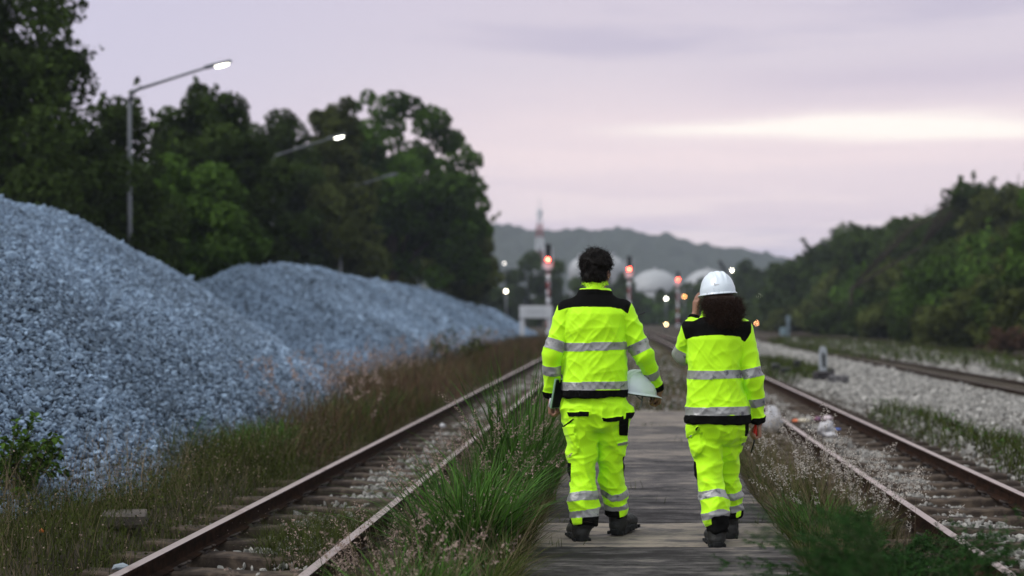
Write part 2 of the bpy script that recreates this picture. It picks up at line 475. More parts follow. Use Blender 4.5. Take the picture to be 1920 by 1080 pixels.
def hand_prims(wrist, axis, palm_n, side, curls, thumb=.5, scale=1., spread=.06):
    """five fingers of different lengths on a palm. axis: wrist to knuckles; palm_n: the way the palm faces; side: +1 if the thumb lies on
    the axis x palm_n side; curls: bend per finger joint in radians"""
    d = nrm(axis); n = nrm(np.array(palm_n)-np.dot(palm_n, d)*d); s = np.cross(d, n)*side
    w = np.array(wrist, float); S = scale
    pr = []
    kn = [w+d*.088*S+s*o*S+n*(-.004*S) for o in (.030, .010, -.011, -.030)]
    for k, q in enumerate(kn): pr.append((cone(w+d*.012*S+s*(.018-.012*k)*S, q, .015*S, .0125*S), .008))
    for k, (q, L) in enumerate(zip(kn, (.072, .080, .074, .058))):
        c = curls[k] if isinstance(curls, (list, tuple)) else curls
        p = q; a = 0; dd = d+s*spread*(1.5-k)
        for j, fr in enumerate((.45, .30, .25)):
            a += c*(.8, 1.1, .8)[j]
            e = p+(nrm(dd)*math.cos(a)+n*math.sin(a))*L*fr*S
            pr.append((cone(p, e, (.0098-.0012*j)*S, (.0088-.0012*j)*S), .003)); p = e
    b0 = w+d*.025*S+s*.026*S+n*.006*S
    b1 = b0+(d*.55+s*(.75-.5*thumb)+n*.6*thumb)*.042*S; b2 = b1+(d*.75+s*(.35-.7*thumb)+n*.5*thumb)*.030*S; b3 = b2+(d*.85+s*(.1-.7*thumb)+n*.35*thumb)*.024*S
    pr += [(cone(w+d*.02*S+s*.012*S, b0, .014*S, .0135*S), .008), (cone(b0, b1, .0135*S, .011*S), .006), (cone(b1, b2, .0108*S, .0098*S), .003), (cone(b2, b3, .0096*S, .0078*S), .003)]
    return pr

def head_prims(c, rz, S=1.):
    """skull, face, ears; c is the middle of the skull, rz turns the face (0 faces +Y)"""
    Mz = Matrix.Rotation(rz, 3, 'Z')
    def T(x, y, z): v = Mz @ Vector((x*S, y*S, z*S)); return (c[0]+v.x, c[1]+v.y, c[2]+v.z)
    E = lambda p, r: ell(T(*p), [q*S for q in r], Mz)
    pr = [(E((0, -.012, .02), (.073, .092, .088)), .0), (E((0, .03, -.02), (.064, .066, .085)), .03), (E((0, .045, -.075), (.042, .045, .036)), .03),
          (E((0, .082, -.1), (.022, .016, .015)), .015), (E((0, .088, .022), (.052, .012, .012)), .012),
          (cone(T(0, .092, .005), T(0, .112, -.030), .008*S, .013*S), .008), (E((.012, .098, -.034), (.009, .009, .008)), .006), (E((-.012, .098, -.034), (.009, .009, .008)), .006),
          (E((0, .095, -.058), (.024, .008, .006)), .005), (E((0, .093, -.068), (.021, .009, .007)), .005)]
    for sx in (-1, 1):
        pr.append((E((sx*.035, .075, -.03), (.022, .018, .02)), .02))
        pr.append((ell(T(sx*.074, -.004, -.012), (.008*S, .020*S, .031*S), Mz @ Matrix.Rotation(sx*.35, 3, 'Z')), .004))
        pr.append((ell(T(sx*.076, -.002, -.036), (.006*S, .010*S, .011*S), Mz), .004))
    eyes = [T(sx*.031, .083, .002) for sx in (-1, 1)]
    return pr, eyes, T

def strands(pts, nrms, n, length, width, curl, rg, lift=.5, down=.4, coil=0.):
    """short ribbons of hair leaving a surface"""
    k = rg.integers(0, len(pts), n); p = pts[k]; N = nrms[k]
    seg = 6; V = np.zeros((n, seg+1, 2, 3)); rnd = rg.normal(size=(n, 3)); L = length*rg.uniform(.5, 1.2, n)
    d = N*lift+rnd*curl+np.array([0, 0, -down]); d /= np.linalg.norm(d, axis=1)[:, None]
    sd = np.cross(d, rg.normal(size=(n, 3))); sd /= np.linalg.norm(sd, axis=1)[:, None]; up2 = np.cross(d, sd)
    ph = rg.uniform(0, 6.28, n); bend = rg.normal(size=(n, 3))*.5
    for i in range(seg+1):
        t = i/seg
        q = p-N*.004+d*(L*t)[:, None]+bend*(L*t*t*.5)[:, None]
        if coil: q = q+(sd*np.cos(ph+t*9)[:, None]+up2*np.sin(ph+t*9)[:, None])*coil*min(1, 3*t)
        w = width*(1-.75*t)
        V[:, i, 0] = q-sd*w; V[:, i, 1] = q+sd*w
    base = (np.arange(n)*(seg+1)*2)[:, None]
    Q = np.concatenate([base+np.array([2*i, 2*i+1, 2*i+3, 2*i+2]) for i in range(seg)])
    return V.reshape(-1, 3), Q, np.repeat(rg.uniform(0, 1, n), (seg+1)*2)

def ell_hair(name, prims, h, amp, freq, mt, parent, n, length, width, curl, rg, lift, down, coil, keep=None, calm=None):
    V, Q = isosurf(prims, h, 1); N = vnormals(V, Q)
    w = vnoise(V, freq)+.5*vnoise(V, np.array(freq)*2.1, 5.)
    V = V+N*(amp*w*(1 if calm is None else calm(V)))[:, None]; N = vnormals(V, Q)
    sel = np.ones(len(V), bool) if keep is None else keep(V)
    SV, SQ, st = strands(V[sel], N[sel], n, length, width, curl, rg, lift, down, coil)
    return mesh(name, np.concatenate([V, SV]), np.concatenate([Q, SQ+len(V)]), mt, parent, True, tint=np.concatenate([np.clip(.35+.4*w, 0, 1), st]))

def helmet(name, parent=None, loc=(0, 0, 0), rot=None, emblem=False, vents=False, S=1.0):
    """hard hat: ribbed shell, rim and peak (peak towards +Y), hollow; returns the shell"""
    nu, nv = 96, 64; V = []; Fc = []
    rx, ry, hz = .108, .132, .132
    for j in range(nv+1):
        ph = math.pi/2*(1-j/nv)          # from the crown to the rim
        for i in range(nu):
            a = 2*math.pi*i/nu; x = math.cos(ph)**.80*math.cos(a)*rx; y = math.cos(ph)**.80*math.sin(a)*ry; z = math.sin(ph)**.92*hz
            r = 0
            for xc, w_ in ((0, .012), (-.034, .008), (.034, .008)):        # three ribs front to back over the crown
                r += .0055*math.exp(-((x-xc)/w_)**4)*min(1, max(0, (z-.055)/.05))
            st = 1+.035*(1/(1+math.exp((z-.030-.035*max(0, -math.sin(a))**2)/.007)))  # the raised skirt round the lower edge
            k = (1+r/.11)*st
            V.append((x*k, y*k, z*(1+r/.12)))
    for j in range(nv):
        for i in range(nu): Fc.append((j*nu+i, (j+1)*nu+i, (j+1)*nu+(i+1) % nu, j*nu+(i+1) % nu))
    o = len(V)
    for (e, dz) in ((1.035, -.004), (None, -.010), (None, -.015)):
        for i in range(nu):
            a = 2*math.pi*i/nu; f = max(0, math.sin(a)); peak = .048*f**2.2; lip = .010
            x, y = math.cos(a)*rx*1.035, math.sin(a)*ry*1.035
            if e is None: x += math.cos(a)*(lip+peak*.35); y += math.sin(a)*lip+peak
            V.append((x, y, dz-(.012*f*f if e is None else 0)))
    last = nv*nu
    for r0, r1 in ((last, o), (o, o+nu), (o+nu, o+2*nu)):
        for i in range(nu): Fc.append((r0+i, r1+i, r1+(i+1) % nu, r0+(i+1) % nu))
    V = (np.array(V)*S)
    ob = mesh(name, V, Fc, M['helmet'], parent, True)
    sd = ob.modifiers.new('thickness', 'SOLIDIFY'); sd.thickness = .003; sd.offset = -1
    ob.location = loc
    if rot is not None: ob.rotation_euler = rot
    hb = MB()
    for zz, rr in ((-.012, .93), (-.035, .90), (-.05, .88)):
        pass
    pts = [(math.cos(a)*.092*S, math.sin(a)*.112*S) for a in np.linspace(0, 2*math.pi, 33)[:-1]]
    v = [(x, y, .02*S) for x, y in pts]+[(x*.98, y*.98, -.022*S) for x, y in pts]
    hb.add(v, [(i, (i+1) % 32, 32+(i+1) % 32, 32+i) for i in range(32)])
    hd = hb.build('headband', M['blackp'], ob, True); hd.modifiers.new('t', 'SOLIDIFY').thickness = .003
    if emblem:
        eb = MB()
        eb.box((-.040*S, -.1195*S, .044*S), (.030*S, .006*S, .0075*S), Matrix.Rotation(-.36, 3, 'Z'))
        eb.box((-.052*S, -.1090*S, .053*S), (.005*S, .006*S, .012*S), Matrix.Rotation(-.42, 3, 'Z'))
        eb.build('emblem', M['whitep'], ob)
    if vents:
        vb = MB()
        for k in range(3):
            y = (-.01+.030*k)*S; x = .094*S; zz = (.098-.010*k)*S
            vb.box((x, y, zz), (.006*S, .012*S, .005*S), Matrix.Rotation(.75, 3, 'Y'))
        vb.build('vent', M['blackp'], ob)
    return ob

def boot(name, parent, heel, yaw, shaft_top, S=1., pitch=0.):
    """work boot: heel position on the ground, toe direction yaw (0 = away from the camera)"""
    Mr = Matrix.Rotation(-yaw, 3, 'Z') @ Matrix.Rotation(pitch, 3, 'X')
    def T(x, y, z): v = Mr @ Vector((x*S, y*S, z*S)); return (heel[0]+v.x, heel[1]+v.y, heel[2]+v.z)
    pr = [(cone(T(0, .042, .046), T(0, .05, .13), .049*S, .052*S), .0), (cone(T(0, .05, .13), shaft_top, .052*S, .056*S), .02),
          (ell(T(0, .04, .045), (.044*S, .055*S, .045*S), Mr), .02), (cone(T(0, .06, .075), T(0, .19, .045), .045*S, .040*S), .03),
          (ell(T(.0, .215, .045), (.050*S, .062*S, .042*S), Mr), .03)]
    V, Q = isosurf(pr, .005, 2)
    w = vnoise(V, (40, 40, 40))+.6*vnoise(V, (14, 14, 60)); V = V+vnormals(V, Q)*(w*.003)[:, None]
    ob = mesh(name, V, Q, M['boot'], parent, True)
    sb = MB(); n = 28
    out = []
    for i in range(n):
        a = 2*math.pi*i/n; y = .13-.145*math.cos(a); wd = .050*abs(math.sin(a))**.7*(1 if a < math.pi else -1)*(1.0 if y > .15 or y < .06 else .90)
        out.append((wd, y))
    v = [T(x, y, 0.) for x, y in out]+[T(x*1.04, y+(y-.13)*.03, .012) for x, y in out]+[T(x*1.04, y+(y-.13)*.03, .032) for x, y in out]+[T(x*.9, y, .036) for x, y in out]
    sb.add(v, [(j*n+i, j*n+(i+1) % n, (j+1)*n+(i+1) % n, (j+1)*n+i) for j in range(3) for i in range(n)]+[tuple(range(n-1, -1, -1)), tuple(3*n+i for i in range(n))])
    for k in range(7):
        y = .0+.04*k
        if 1.9 < k < 2.6: continue
        for sx in (-1, 1): sb.box(T(sx*.045, y+.01, .008), (.014*S, .022*S, .018*S), Mr)
    sb.build('sole', M['sole'], ob)
    return ob

def specks(c, size, rg, asp=1.8):
    """small leaf-like faces at points c"""
    n = len(c); a = rg.normal(size=(n, 3)); a /= np.linalg.norm(a, axis=1)[:, None]; b_ = np.cross(a, rg.normal(size=(n, 3))); b_ /= np.linalg.norm(b_, axis=1)[:, None]
    s = np.asarray(size)*rg.uniform(.6, 1.3, n)
    V = np.stack([c-a*(s*asp)[:, None]*.5, c+b_*s[:, None]*.5, c+a*(s*asp)[:, None]*.5, c-b_*s[:, None]*.5], 1)
    return V.reshape(-1, 3), (np.arange(n)*4)[:, None]+np.arange(4), np.repeat(rg.uniform(0, 1, n), 4)
def merge(*ms):
    V = []; Q = []; T = []; o = 0
    for v, q, t in ms: V.append(v); Q.append(q+o); T.append(t); o += len(v)
    return np.concatenate(V), np.concatenate(Q), np.concatenate(T)
# ------------------------------------------------------------------ ground, path, hills
def cx_of(Y, k=1.): return -np.maximum(np.asarray(Y, float)-45, 0)**2*.00028*k     # the tracks swing gently left far off
def trench(x, y):
    z = np.full_like(x, -.07)
    for c, d in ((-2.22, .20), (2.54, .20)):
        z -= d*np.clip((1.25-np.abs(x-c-cx_of(y)))/.35, 0, 1)
    z += .05*np.clip((np.abs(x-5.0)-1.6)/-.6, 0, 1)                                    # heaped ballast between the tracks
    return z
gx = np.unique(np.concatenate([np.linspace(-1500, -40, 30), np.arange(-40, -6, 2.), np.arange(-6, 9, .18), np.arange(9, 40, 2.), np.linspace(40, 1500, 30)]))
gy = np.unique(np.concatenate([np.linspace(-200, 2, 8), np.arange(2, 30, .3), np.arange(30, 160, 2.5), np.linspace(160, 3000, 50)]))
GX, GY = np.meshgrid(gx, gy, indexing='ij')
gz = trench(GX, GY)
gz += np.array([noise.noise(Vector((a*.9, b_*.9, 0)))*.022 if abs(a) < 9 and b_ < 60 else 0 for a, b_ in zip(GX.ravel(), GY.ravel())]).reshape(GX.shape)
ni, nj = GX.shape; I = np.arange(ni*nj).reshape(ni, nj)
gq = np.stack([I[:-1, :-1], I[1:, :-1], I[1:, 1:], I[:-1, 1:]], -1).reshape(-1, 4)
gm = mat('gravelly_soil', (.070, .056, .045), .95, col2=(.034, .028, .021), vscale=1.7, var=.45, bump=.9, bscale=45, thresh=(.4, .62), spec=.05)
tag(mesh('ground', np.stack([GX, GY, gz], -1).reshape(-1, 3), gq, gm, None, True), 'brown gravelly ground between the railway tracks', 'ground', kind='structure')

# path of worn slabs
pm = bpy.data.materials.new('worn_path'); pm.use_nodes = True; q = NB(pm.node_tree); bs = pm.node_tree.nodes['Principled BSDF']
tco = q.n('ShaderNodeTexCoord').outputs['Object']; mp = q.n('ShaderNodeMapping'); mp.inputs['Scale'].default_value = (1.0, 3.2, 1); pm.node_tree.links.new(tco, mp.inputs[0])
f1 = q.noise(mp.outputs[0], 2.4, 10., .74); f2 = q.noise(mp.outputs[0], .75, 3., .5); f3 = q.noise(mp.outputs[0], 14., 6., .65)
at = q.n('ShaderNodeAttribute', attribute_name='tint').outputs['Fac']
s_ = q.m('ADD', q.m('ADD', q.m('ADD', q.m('MULTIPLY', f1, .95), q.m('MULTIPLY', f3, .22)), q.m('MULTIPLY', at, .30)), q.m('MULTIPLY', q.m('SUBTRACT', f2, .5), .35))
colr_ = q.ramp(s_, [(.58, (.018, .015, .016, 1)), (.66, (.048, .043, .045, 1)), (.74, (.098, .086, .086, 1)), (.86, (.235, .195, .165, 1))])
pm.node_tree.links.new(colr_, bs.inputs['Base Color']); bs.inputs['Roughness'].default_value = .8; bs.inputs['Specular IOR Level'].default_value = .12
bp = q.n('ShaderNodeBump'); bp.inputs['Strength'].default_value = .5; bp.inputs['Distance'].default_value = .01
pm.node_tree.links.new(q.m('ADD', f1, f3), bp.inputs['Height']); pm.node_tree.links.new(bp.outputs[0], bs.inputs['Normal'])
prg = np.random.default_rng(3)
V = []; Fq = []; tn = []
edges = [4.0, 5.2, 6.4, 7.45, 8.46, 9.42, 10.4, 11.3, 12.4, 13.4, 14.5, 15.5, 16.6, 17.6, 18.8, 20.4]
tints = [.25, .15, .22, .22, .72, .16, .40, .46, .34, .55, .45, .60, .48, .64, .66]
for k, (y0, y1) in enumerate(zip(edges, edges[1:])):
    m_ = MB(); xl, xr = -.59+prg.uniform(-.03, .03), .98+prg.uniform(-.03, .03); zz = prg.uniform(-.004, .004)
    m_.box(((xl+xr)/2, (y0+y1)/2, -.06+zz), (xr-xl, y1-y0-.012, .12), None, .007); m_.v = [(a+.035*noise.noise(Vector((a*2, c_*3, 1.5))), c_, e_) for a, c_, e_ in m_.v]
    Fq += [tuple(i+len(V) for i in f) for f in m_.f]; V += m_.v; tn += [tints[k]]*len(m_.v)
tag(mesh('path', V, Fq, pm, None, False, tint=tn), 'dark worn path of wide slabs between the tracks', 'path', kind='structure')

# far ridge and the bluish hill on the right
def ridge(name, Y, prof, depth, mt, label, seed, step, rough):
    xs = np.arange(prof[0][0], prof[-1][0], step*F/Y); H = np.interp(xs, [p[0] for p in prof], [p[1] for p in prof]); H = (VY-H)/F*Y+CAMZ
    X = (xs-VX)/F*Y; D_ = np.linspace(0, 1, 34); n_ = len(xs); V = []
    for d_ in D_:
        if d_ < .55: k = (d_/.55)**.8
        else: k = 1-.8*((d_-.55)/.45)**1.5
        V.append(np.stack([X, np.full(n_, Y+(d_-.55)*depth), H*k], 1))
    V = np.concatenate(V)
    nz = vnoise(V, (1/11., 1/11., 1/14.), seed)+.8*vnoise(V, (1/4.6, 1/4.6, 1/6.), seed+9)
    V[:, 2] += nz*rough*np.clip(V[:, 2]/10, 0, 1); V[:, 1] += vnoise(V, (1/9., 1/20., 1/9.), seed+4)*rough*2
    I = np.arange(len(D_)*n_).reshape(len(D_), n_)
    return tag(mesh(name, V, np.stack([I[:-1, :-1], I[:-1, 1:], I[1:, 1:], I[1:, :-1]], -1).reshape(-1, 4), mt, None, True), label, 'hill', kind='structure')
hm = mat('wooded_slope', (.030, .036, .024), .95, col2=(.018, .024, .012), vscale=.25, var=.5, bump=1., bscale=.6, thresh=(.4, .6), spec=.05)
ridge('hill', 900, [(400, 470), (700, 445), (860, 428), (905, 423), (940, 422), (975, 428), (1010, 431), (1060, 429), (1100, 431), (1150, 431), (1185, 430), (1215, 437), (1250, 442), (1290, 450), (1330, 460), (1370, 464), (1400, 468), (1440, 475), (1480, 485), (1520, 500), (1600, 530), (1700, 560), (1800, 585)], 260, hm, 'long wooded ridge fading into haze behind the tanks', 3, 2.2, 3.4)
ridge('hill', 620, [(1480, 560), (1560, 500), (1640, 455), (1700, 425), (1750, 398), (1800, 378), (1870, 358), (1950, 345), (2200, 330), (2600, 330)], 160, hm, 'bluish hill rising behind the trees on the right bank', 8, 2.2, 2.6)

# bank on the right that the trees stand on
by = np.arange(36, 190, 2.); bx = np.arange(0, 60, 1.)
BX, BY = np.meshgrid(bx, by, indexing='ij'); BZ = -.1+np.clip(BX-.8, 0, None)*.32*np.clip((BY-30)/20, .3, 1); BZ = np.where(BX > 22, BZ[22:23, :], BZ)
BZ = BZ+np.array([noise.noise(Vector((a*.25, c_*.25, 3)))*.35 for a, c_ in zip(BX.ravel(), BY.ravel())]).reshape(BX.shape)*np.clip(BX/3, 0, 1)
I = np.arange(BX.size).reshape(BX.shape)
BXw = 15.2+BX+cx_of(BY, .5)
tag(mesh('bank', np.stack([BXw, BY, BZ], -1).reshape(-1, 3), np.stack([I[:-1, :-1], I[1:, :-1], I[1:, 1:], I[:-1, 1:]], -1).reshape(-1, 4), mat('scrub_soil', (.03, .032, .015), .95, col2=(.02, .02, .012), vscale=.8, bump=.8, bscale=8), None, True), 'overgrown bank rising beside the far track', 'bank', kind='structure')
def bank_z(x, y):
    d = x-15.2-float(cx_of(y, .5)); return -.15+max(0, min(d, 22)-.8)*.32*min(1, max(.3, (y-30)/20))

# ------------------------------------------------------------------ loose stones
def rock_bank(n=14, seed=2):
    rg = np.random.default_rng(seed); t = (1+5**.5)/2
    v = np.array([(-1, t, 0), (1, t, 0), (-1, -t, 0), (1, -t, 0), (0, -1, t), (0, 1, t), (0, -1, -t), (0, 1, -t), (t, 0, -1), (t, 0, 1), (-t, 0, -1), (-t, 0, 1)])/1.9
    f = np.array([(0, 11, 5), (0, 5, 1), (0, 1, 7), (0, 7, 10), (0, 10, 11), (1, 5, 9), (5, 11, 4), (11, 10, 2), (10, 7, 6), (7, 1, 8), (3, 9, 4), (3, 4, 2), (3, 2, 6), (3, 6, 8), (3, 8, 9), (4, 9, 5), (2, 4, 11), (6, 2, 10), (8, 6, 7), (9, 8, 1)])
    return [v*rg.uniform(.55, 1.25, (12, 1))*rg.uniform(.6, 1.25, 3)*np.array([1.15, .95, .72]) for _ in range(n)], f
ROCKS, RF = rock_bank()
def stones(pos, size, rg):
    n = len(pos); k = rg.integers(0, len(ROCKS), n); B = np.stack(ROCKS)[k]
    qv = rg.normal(size=(n, 4)); qv /= np.linalg.norm(qv, axis=1)[:, None]; a, b_, c_, d_ = qv.T
    Rm = np.stack([1-2*(c_*c_+d_*d_), 2*(b_*c_-a*d_), 2*(b_*d_+a*c_), 2*(b_*c_+a*d_), 1-2*(b_*b_+d_*d_), 2*(c_*d_-a*b_), 2*(b_*d_-a*c_), 2*(c_*d_+a*b_), 1-2*(b_*b_+c_*c_)], 1).reshape(n, 3, 3)
    V = np.einsum('nij,nvj->nvi', Rm, B)*np.asarray(size)[:, None, None]+pos[:, None, :]
    Fc = (RF[None]+(np.arange(n)*12)[:, None, None]).reshape(-1, 3)
    return V.reshape(-1, 3), Fc, np.repeat(rg.beta(2.2, 2.6, n), 12)

def pile(label, xc, Hf, y0, y1, n, sz, dens, seed, xr=5.6):
    rg = np.random.default_rng(seed)
    def h(x, y):
        H = Hf(y); d = np.abs(x-xc-.35*np.sin(y*.21+seed)); z = H-.68*(np.sqrt(d*d+.7)-.7)
        return z+.10*np.sin(x*1.7+y*.6)*np.sin(y*.9+x*.4)*np.clip(H, 0, 1)
    xs = np.arange(xc-7, xc+6.5, .25); ys = np.arange(y0-2, y1+2, .5); X, Y = np.meshgrid(xs, ys, indexing='ij'); Z = h(X, Y)
    Z = np.maximum(Z, -.35); I = np.arange(X.size).reshape(X.shape)
    qd = np.stack([I[:-1, :-1], I[1:, :-1], I[1:, 1:], I[:-1, 1:]], -1).reshape(-1, 4); zf = Z.ravel()[qd].max(1); qd = qd[zf > -.34]
    o = mesh('gravel_pile', np.stack([X, Y, Z-.05], -1).reshape(-1, 3), qd, M['pilebase'], None, True); tag(o, label, 'gravel pile', 'gravel piles')
    # stones, denser and smaller towards the camera
    u = rg.uniform(0, 1, n*4); y = y0+(y1-y0)*u**dens; x = rg.uniform(xc-1.2, xc+xr, n*4); z = h(x, y)
    k = (z > -.12) & (np.abs(x/y) < .50); x, y, z = x[k][:n], y[k][:n], z[k][:n]
    s = sz(y)*np.exp(rg.normal(-.05, .42, len(y)))
    V, Fc, t = stones(np.stack([x, y, z+rg.normal(0, .012, len(z))-.01], 1), s, rg)
    pz = np.array([noise.noise(Vector((a*.35, c_*.22, 7)))+.6*noise.noise(Vector((a*1.1, c_*.8, 3))) for a, c_ in zip(x, y)]); t = np.clip(t+np.repeat(pz, 12)*.30, 0, 1)
    so = mesh('stones', V, Fc, M['stone'], o, False, tint=t); so['kind'] = 'stuff'
    return h
sm = lambda a: a*a*(3-2*a)
H1 = lambda y: np.interp(y, [4, 8, 12, 16, 20, 22, 24.7, 27.3, 30, 33, 36, 38], [2.0, 2.85, 3.1, 3.2, 3.2, 3.15, 2.97, 2.54, 2.02, 1.25, .45, -.3])
H2 = lambda y: np.interp(y, [29, 31, 33, 35, 37.5, 40, 45, 50, 58, 64, 80, 98, 115, 128, 134], [-.5, .7, 1.7, 2.35, 2.68, 2.82, 2.90, 2.9, 2.8, 2.7, 2.38, 1.84, 1.05, .2, -.5])
h1 = pile('tall blue grey gravel pile nearest the camera, cut by the left picture edge', -9.55, H1, 8., 38, 140000, lambda y: .0105+.00062*y, 1.5, 11)
h2 = pile('long low gravel pile behind the tall one, tapering away beside the track', -10.2, H2, 29, 132, 150000, lambda y: .012+.00062*y, 1.7, 12)

def scatter(name, label, area, n, size, zf, mt, seed, keep=None, sd=.35):
    rg = np.random.default_rng(seed); (x0, x1, y0, y1, dn) = area
    y = y0+(y1-y0)*rg.uniform(0, 1, n)**dn; x = rg.uniform(x0, x1, n)+cx_of(y)
    if keep is not None:
        k = keep(x, y, rg); x, y = x[k], y[k]
    s = size(y)*np.exp(rg.normal(0, sd, len(y))); z = zf(x, y)+rg.normal(0, .008, len(x))
    V, Fc, t = stones(np.stack([x, y, z], 1), s, rg)
    return tag(mesh(name, V, Fc, mt, None, False, tint=t), label, 'ballast', kind='stuff')
nz2 = lambda x, y, s, sd: np.array([noise.noise(Vector((a*s, c_*s, sd))) for a, c_ in zip(x, y)])
crib = lambda x, y: -.215+.045*np.exp(-((np.abs(np.where(x < 0, x+2.3, x-2.5)-cx_of(y)))/.3)**2)+.045*nz2(x, y, 1.3, 2)
scatter('ballast', 'pale stones lying between the sleepers of the left track', (-3.45, -1.25, 5.6, 48, 1.7), 34000, lambda y: .0145+.00045*y, crib, M['ballast'], 31, lambda x, y, r: (nz2(x, y, 1.1, 6)+r.normal(0, .25, len(x)) > -.3))
scatter('ballast', 'pale stones lying between the sleepers of the right track', (1.35, 3.7, 5.6, 48, 1.6), 38000, lambda y: .0145+.00045*y, crib, M['ballast'], 32, lambda x, y, r: (nz2(x, y, 1.1, 9)+r.normal(0, .25, len(x)) > -.35))
scatter('ballast', 'broad bed of pale stones right of the right track', (3.5, 6.85, 6., 75, 1.7), 60000, lambda y: .0165+.0006*y, lambda x, y: trench(x, y)+.0, M['ballast'], 33)
scatter('ballast', 'grey stones beyond the third track', (8.4, 12., 18., 75, 1.4), 7000, lambda y: .035+.0008*y, lambda x, y: trench(x, y)-.02, M['ballast'], 34)
scatter('ballast', 'stones strewn along the strip beyond the path', (-1.4, 1.7, 6., 75, 1.3), 7000, lambda y: .010+.0006*y, lambda x, y: trench(x, y)-.0, M['ballast'], 35, lambda x, y, r: (y > 20.5) | (x < -.75) | (x > 1.05))

# ------------------------------------------------------------------ tracks
prof = [(-.031, -.004), (-.024, 0), (.024, 0), (.031, -.004), (.031, -.026), (.009, -.036), (.008, -.100), (.055, -.112), (.055, -.124), (-.055, -.124), (-.055, -.112), (-.008, -.100), (-.009, -.036), (-.031, -.026)]
def rail(x, y0, y1, label, group, curve=1., mt=('rail_top', 'rust')):
    ys = np.concatenate([np.arange(y0, 45, 3.), np.arange(45, y1, 4.)]); V = []; n = len(prof)
    for y in ys:
        xo = x+float(cx_of(y, curve))
        V += [(xo+a, y, z) for a, z in prof]
    Fc = []; mi = []
    for i in range(len(ys)-1):
        for k in range(n):
            Fc.append((i*n+k, i*n+(k+1) % n, (i+1)*n+(k+1) % n, (i+1)*n+k)); mi.append(0 if k in (0, 1, 2) else 1)
    Fc.append(tuple(range(n))); mi.append(1)
    o = mesh('rail', V, Fc, [M[a] for a in mt], None, False, fmat=mi)
    return tag(o, label, 'rail', group)
M['rail_far'] = mat('dull_rail_head', (.075, .055, .046), .6, metal=.3, var=.2)
rail(-2.72, 2.5, 150, 'rusty rail nearest the gravel piles', 'rails')
rail(-1.72, 2.5, 150, 'rusty rail half hidden by tall grass left of the path', 'rails')
rail(2.04, 2.5, 150, 'worn rail on the path side of the right track', 'rails')
rail(3.04, 2.5, 150, 'worn rail on the stone bed side of the right track', 'rails')
for x, l in ((7.12, 'nearer rail of the track beyond the stone bed'), (8.12, 'farther rail of the track beyond the stone bed'), (12.2, 'nearer rail of the last track below the bank'), (13.2, 'farther rail of the last track below the bank')):
    rail(x, 12, 150, l, 'rails', 1. if x < 10 else .7, ('rail_far', 'rust'))
def sleeper_mesh():
    xs = np.linspace(-1.0, 1.0, 15); V = []; n = 6
    for x in xs:
        sag = -.022*math.exp(-(x/.30)**2)-.006*math.sin(x*6); top = -.125+sag; w = .088
        V += [(x, -w-.02, -.30), (x, -w, top-.012), (x, -w+.012, top), (x, w-.012, top), (x, w, top-.012), (x, w+.02, -.30)]
    Fc = []
    for i in range(len(xs)-1):
        for k in range(5): Fc.append((i*n+k, (i+1)*n+k, (i+1)*n+k+1, i*n+k+1))
    Fc += [tuple(range(n)), tuple((len(xs)-1)*n+k for k in range(n-1, -1, -1))]
    return V, Fc
sv, sf = sleeper_mesh()
sl0 = mesh('sleeper', sv, sf, M['sleeper'], None, False)
cb = MB(); cb.box((0, 0, -.118), (.05, .11, .022), None, .005)
ring = [(.030+.030*math.cos(a), .045*math.sin(a), -.092+.012*math.cos(a)) for a in np.linspace(0, 5.6, 13)]; cb.tube(ring, .009, 6)
clip0 = cb.build('rail_clip', M['clip'], sl0, True)
clip0.location = (.5+.062, 0, 0)
def place_sleepers(xc, y0, y1, label, group, first):
    o = first; y = y0; k = 0; rg = np.random.default_rng(int(abs(xc)*100))
    while y < y1:
        if o is None: o = sl0.copy(); COL.objects.link(o)
        o.location = (xc+float(cx_of(y))+rg.uniform(-.02, .02), y, rg.uniform(-.006, .006)); o.rotation_euler = (rg.uniform(-.01, .01), 0, rg.uniform(-.012, .012))
        tag(o, label, 'sleeper', group)
        if y < 17:
            for s, mx in ((.562, 0), (.438, 1), (-.438, 0), (-.562, 1)):
                if o is sl0 and s == .562: continue
                c_ = clip0.copy(); COL.objects.link(c_); c_.parent = o; c_.location = (s, 0, 0); c_.rotation_euler = (0, 0, math.pi*mx)
        o = None; y += .56
place_sleepers(-2.22, 5.6, 46, 'worn crosswise sleeper under the left track', 'sleepers of the left track', sl0)
place_sleepers(2.54, 5.6, 46, 'worn crosswise sleeper under the right track', 'sleepers of the right track', None)
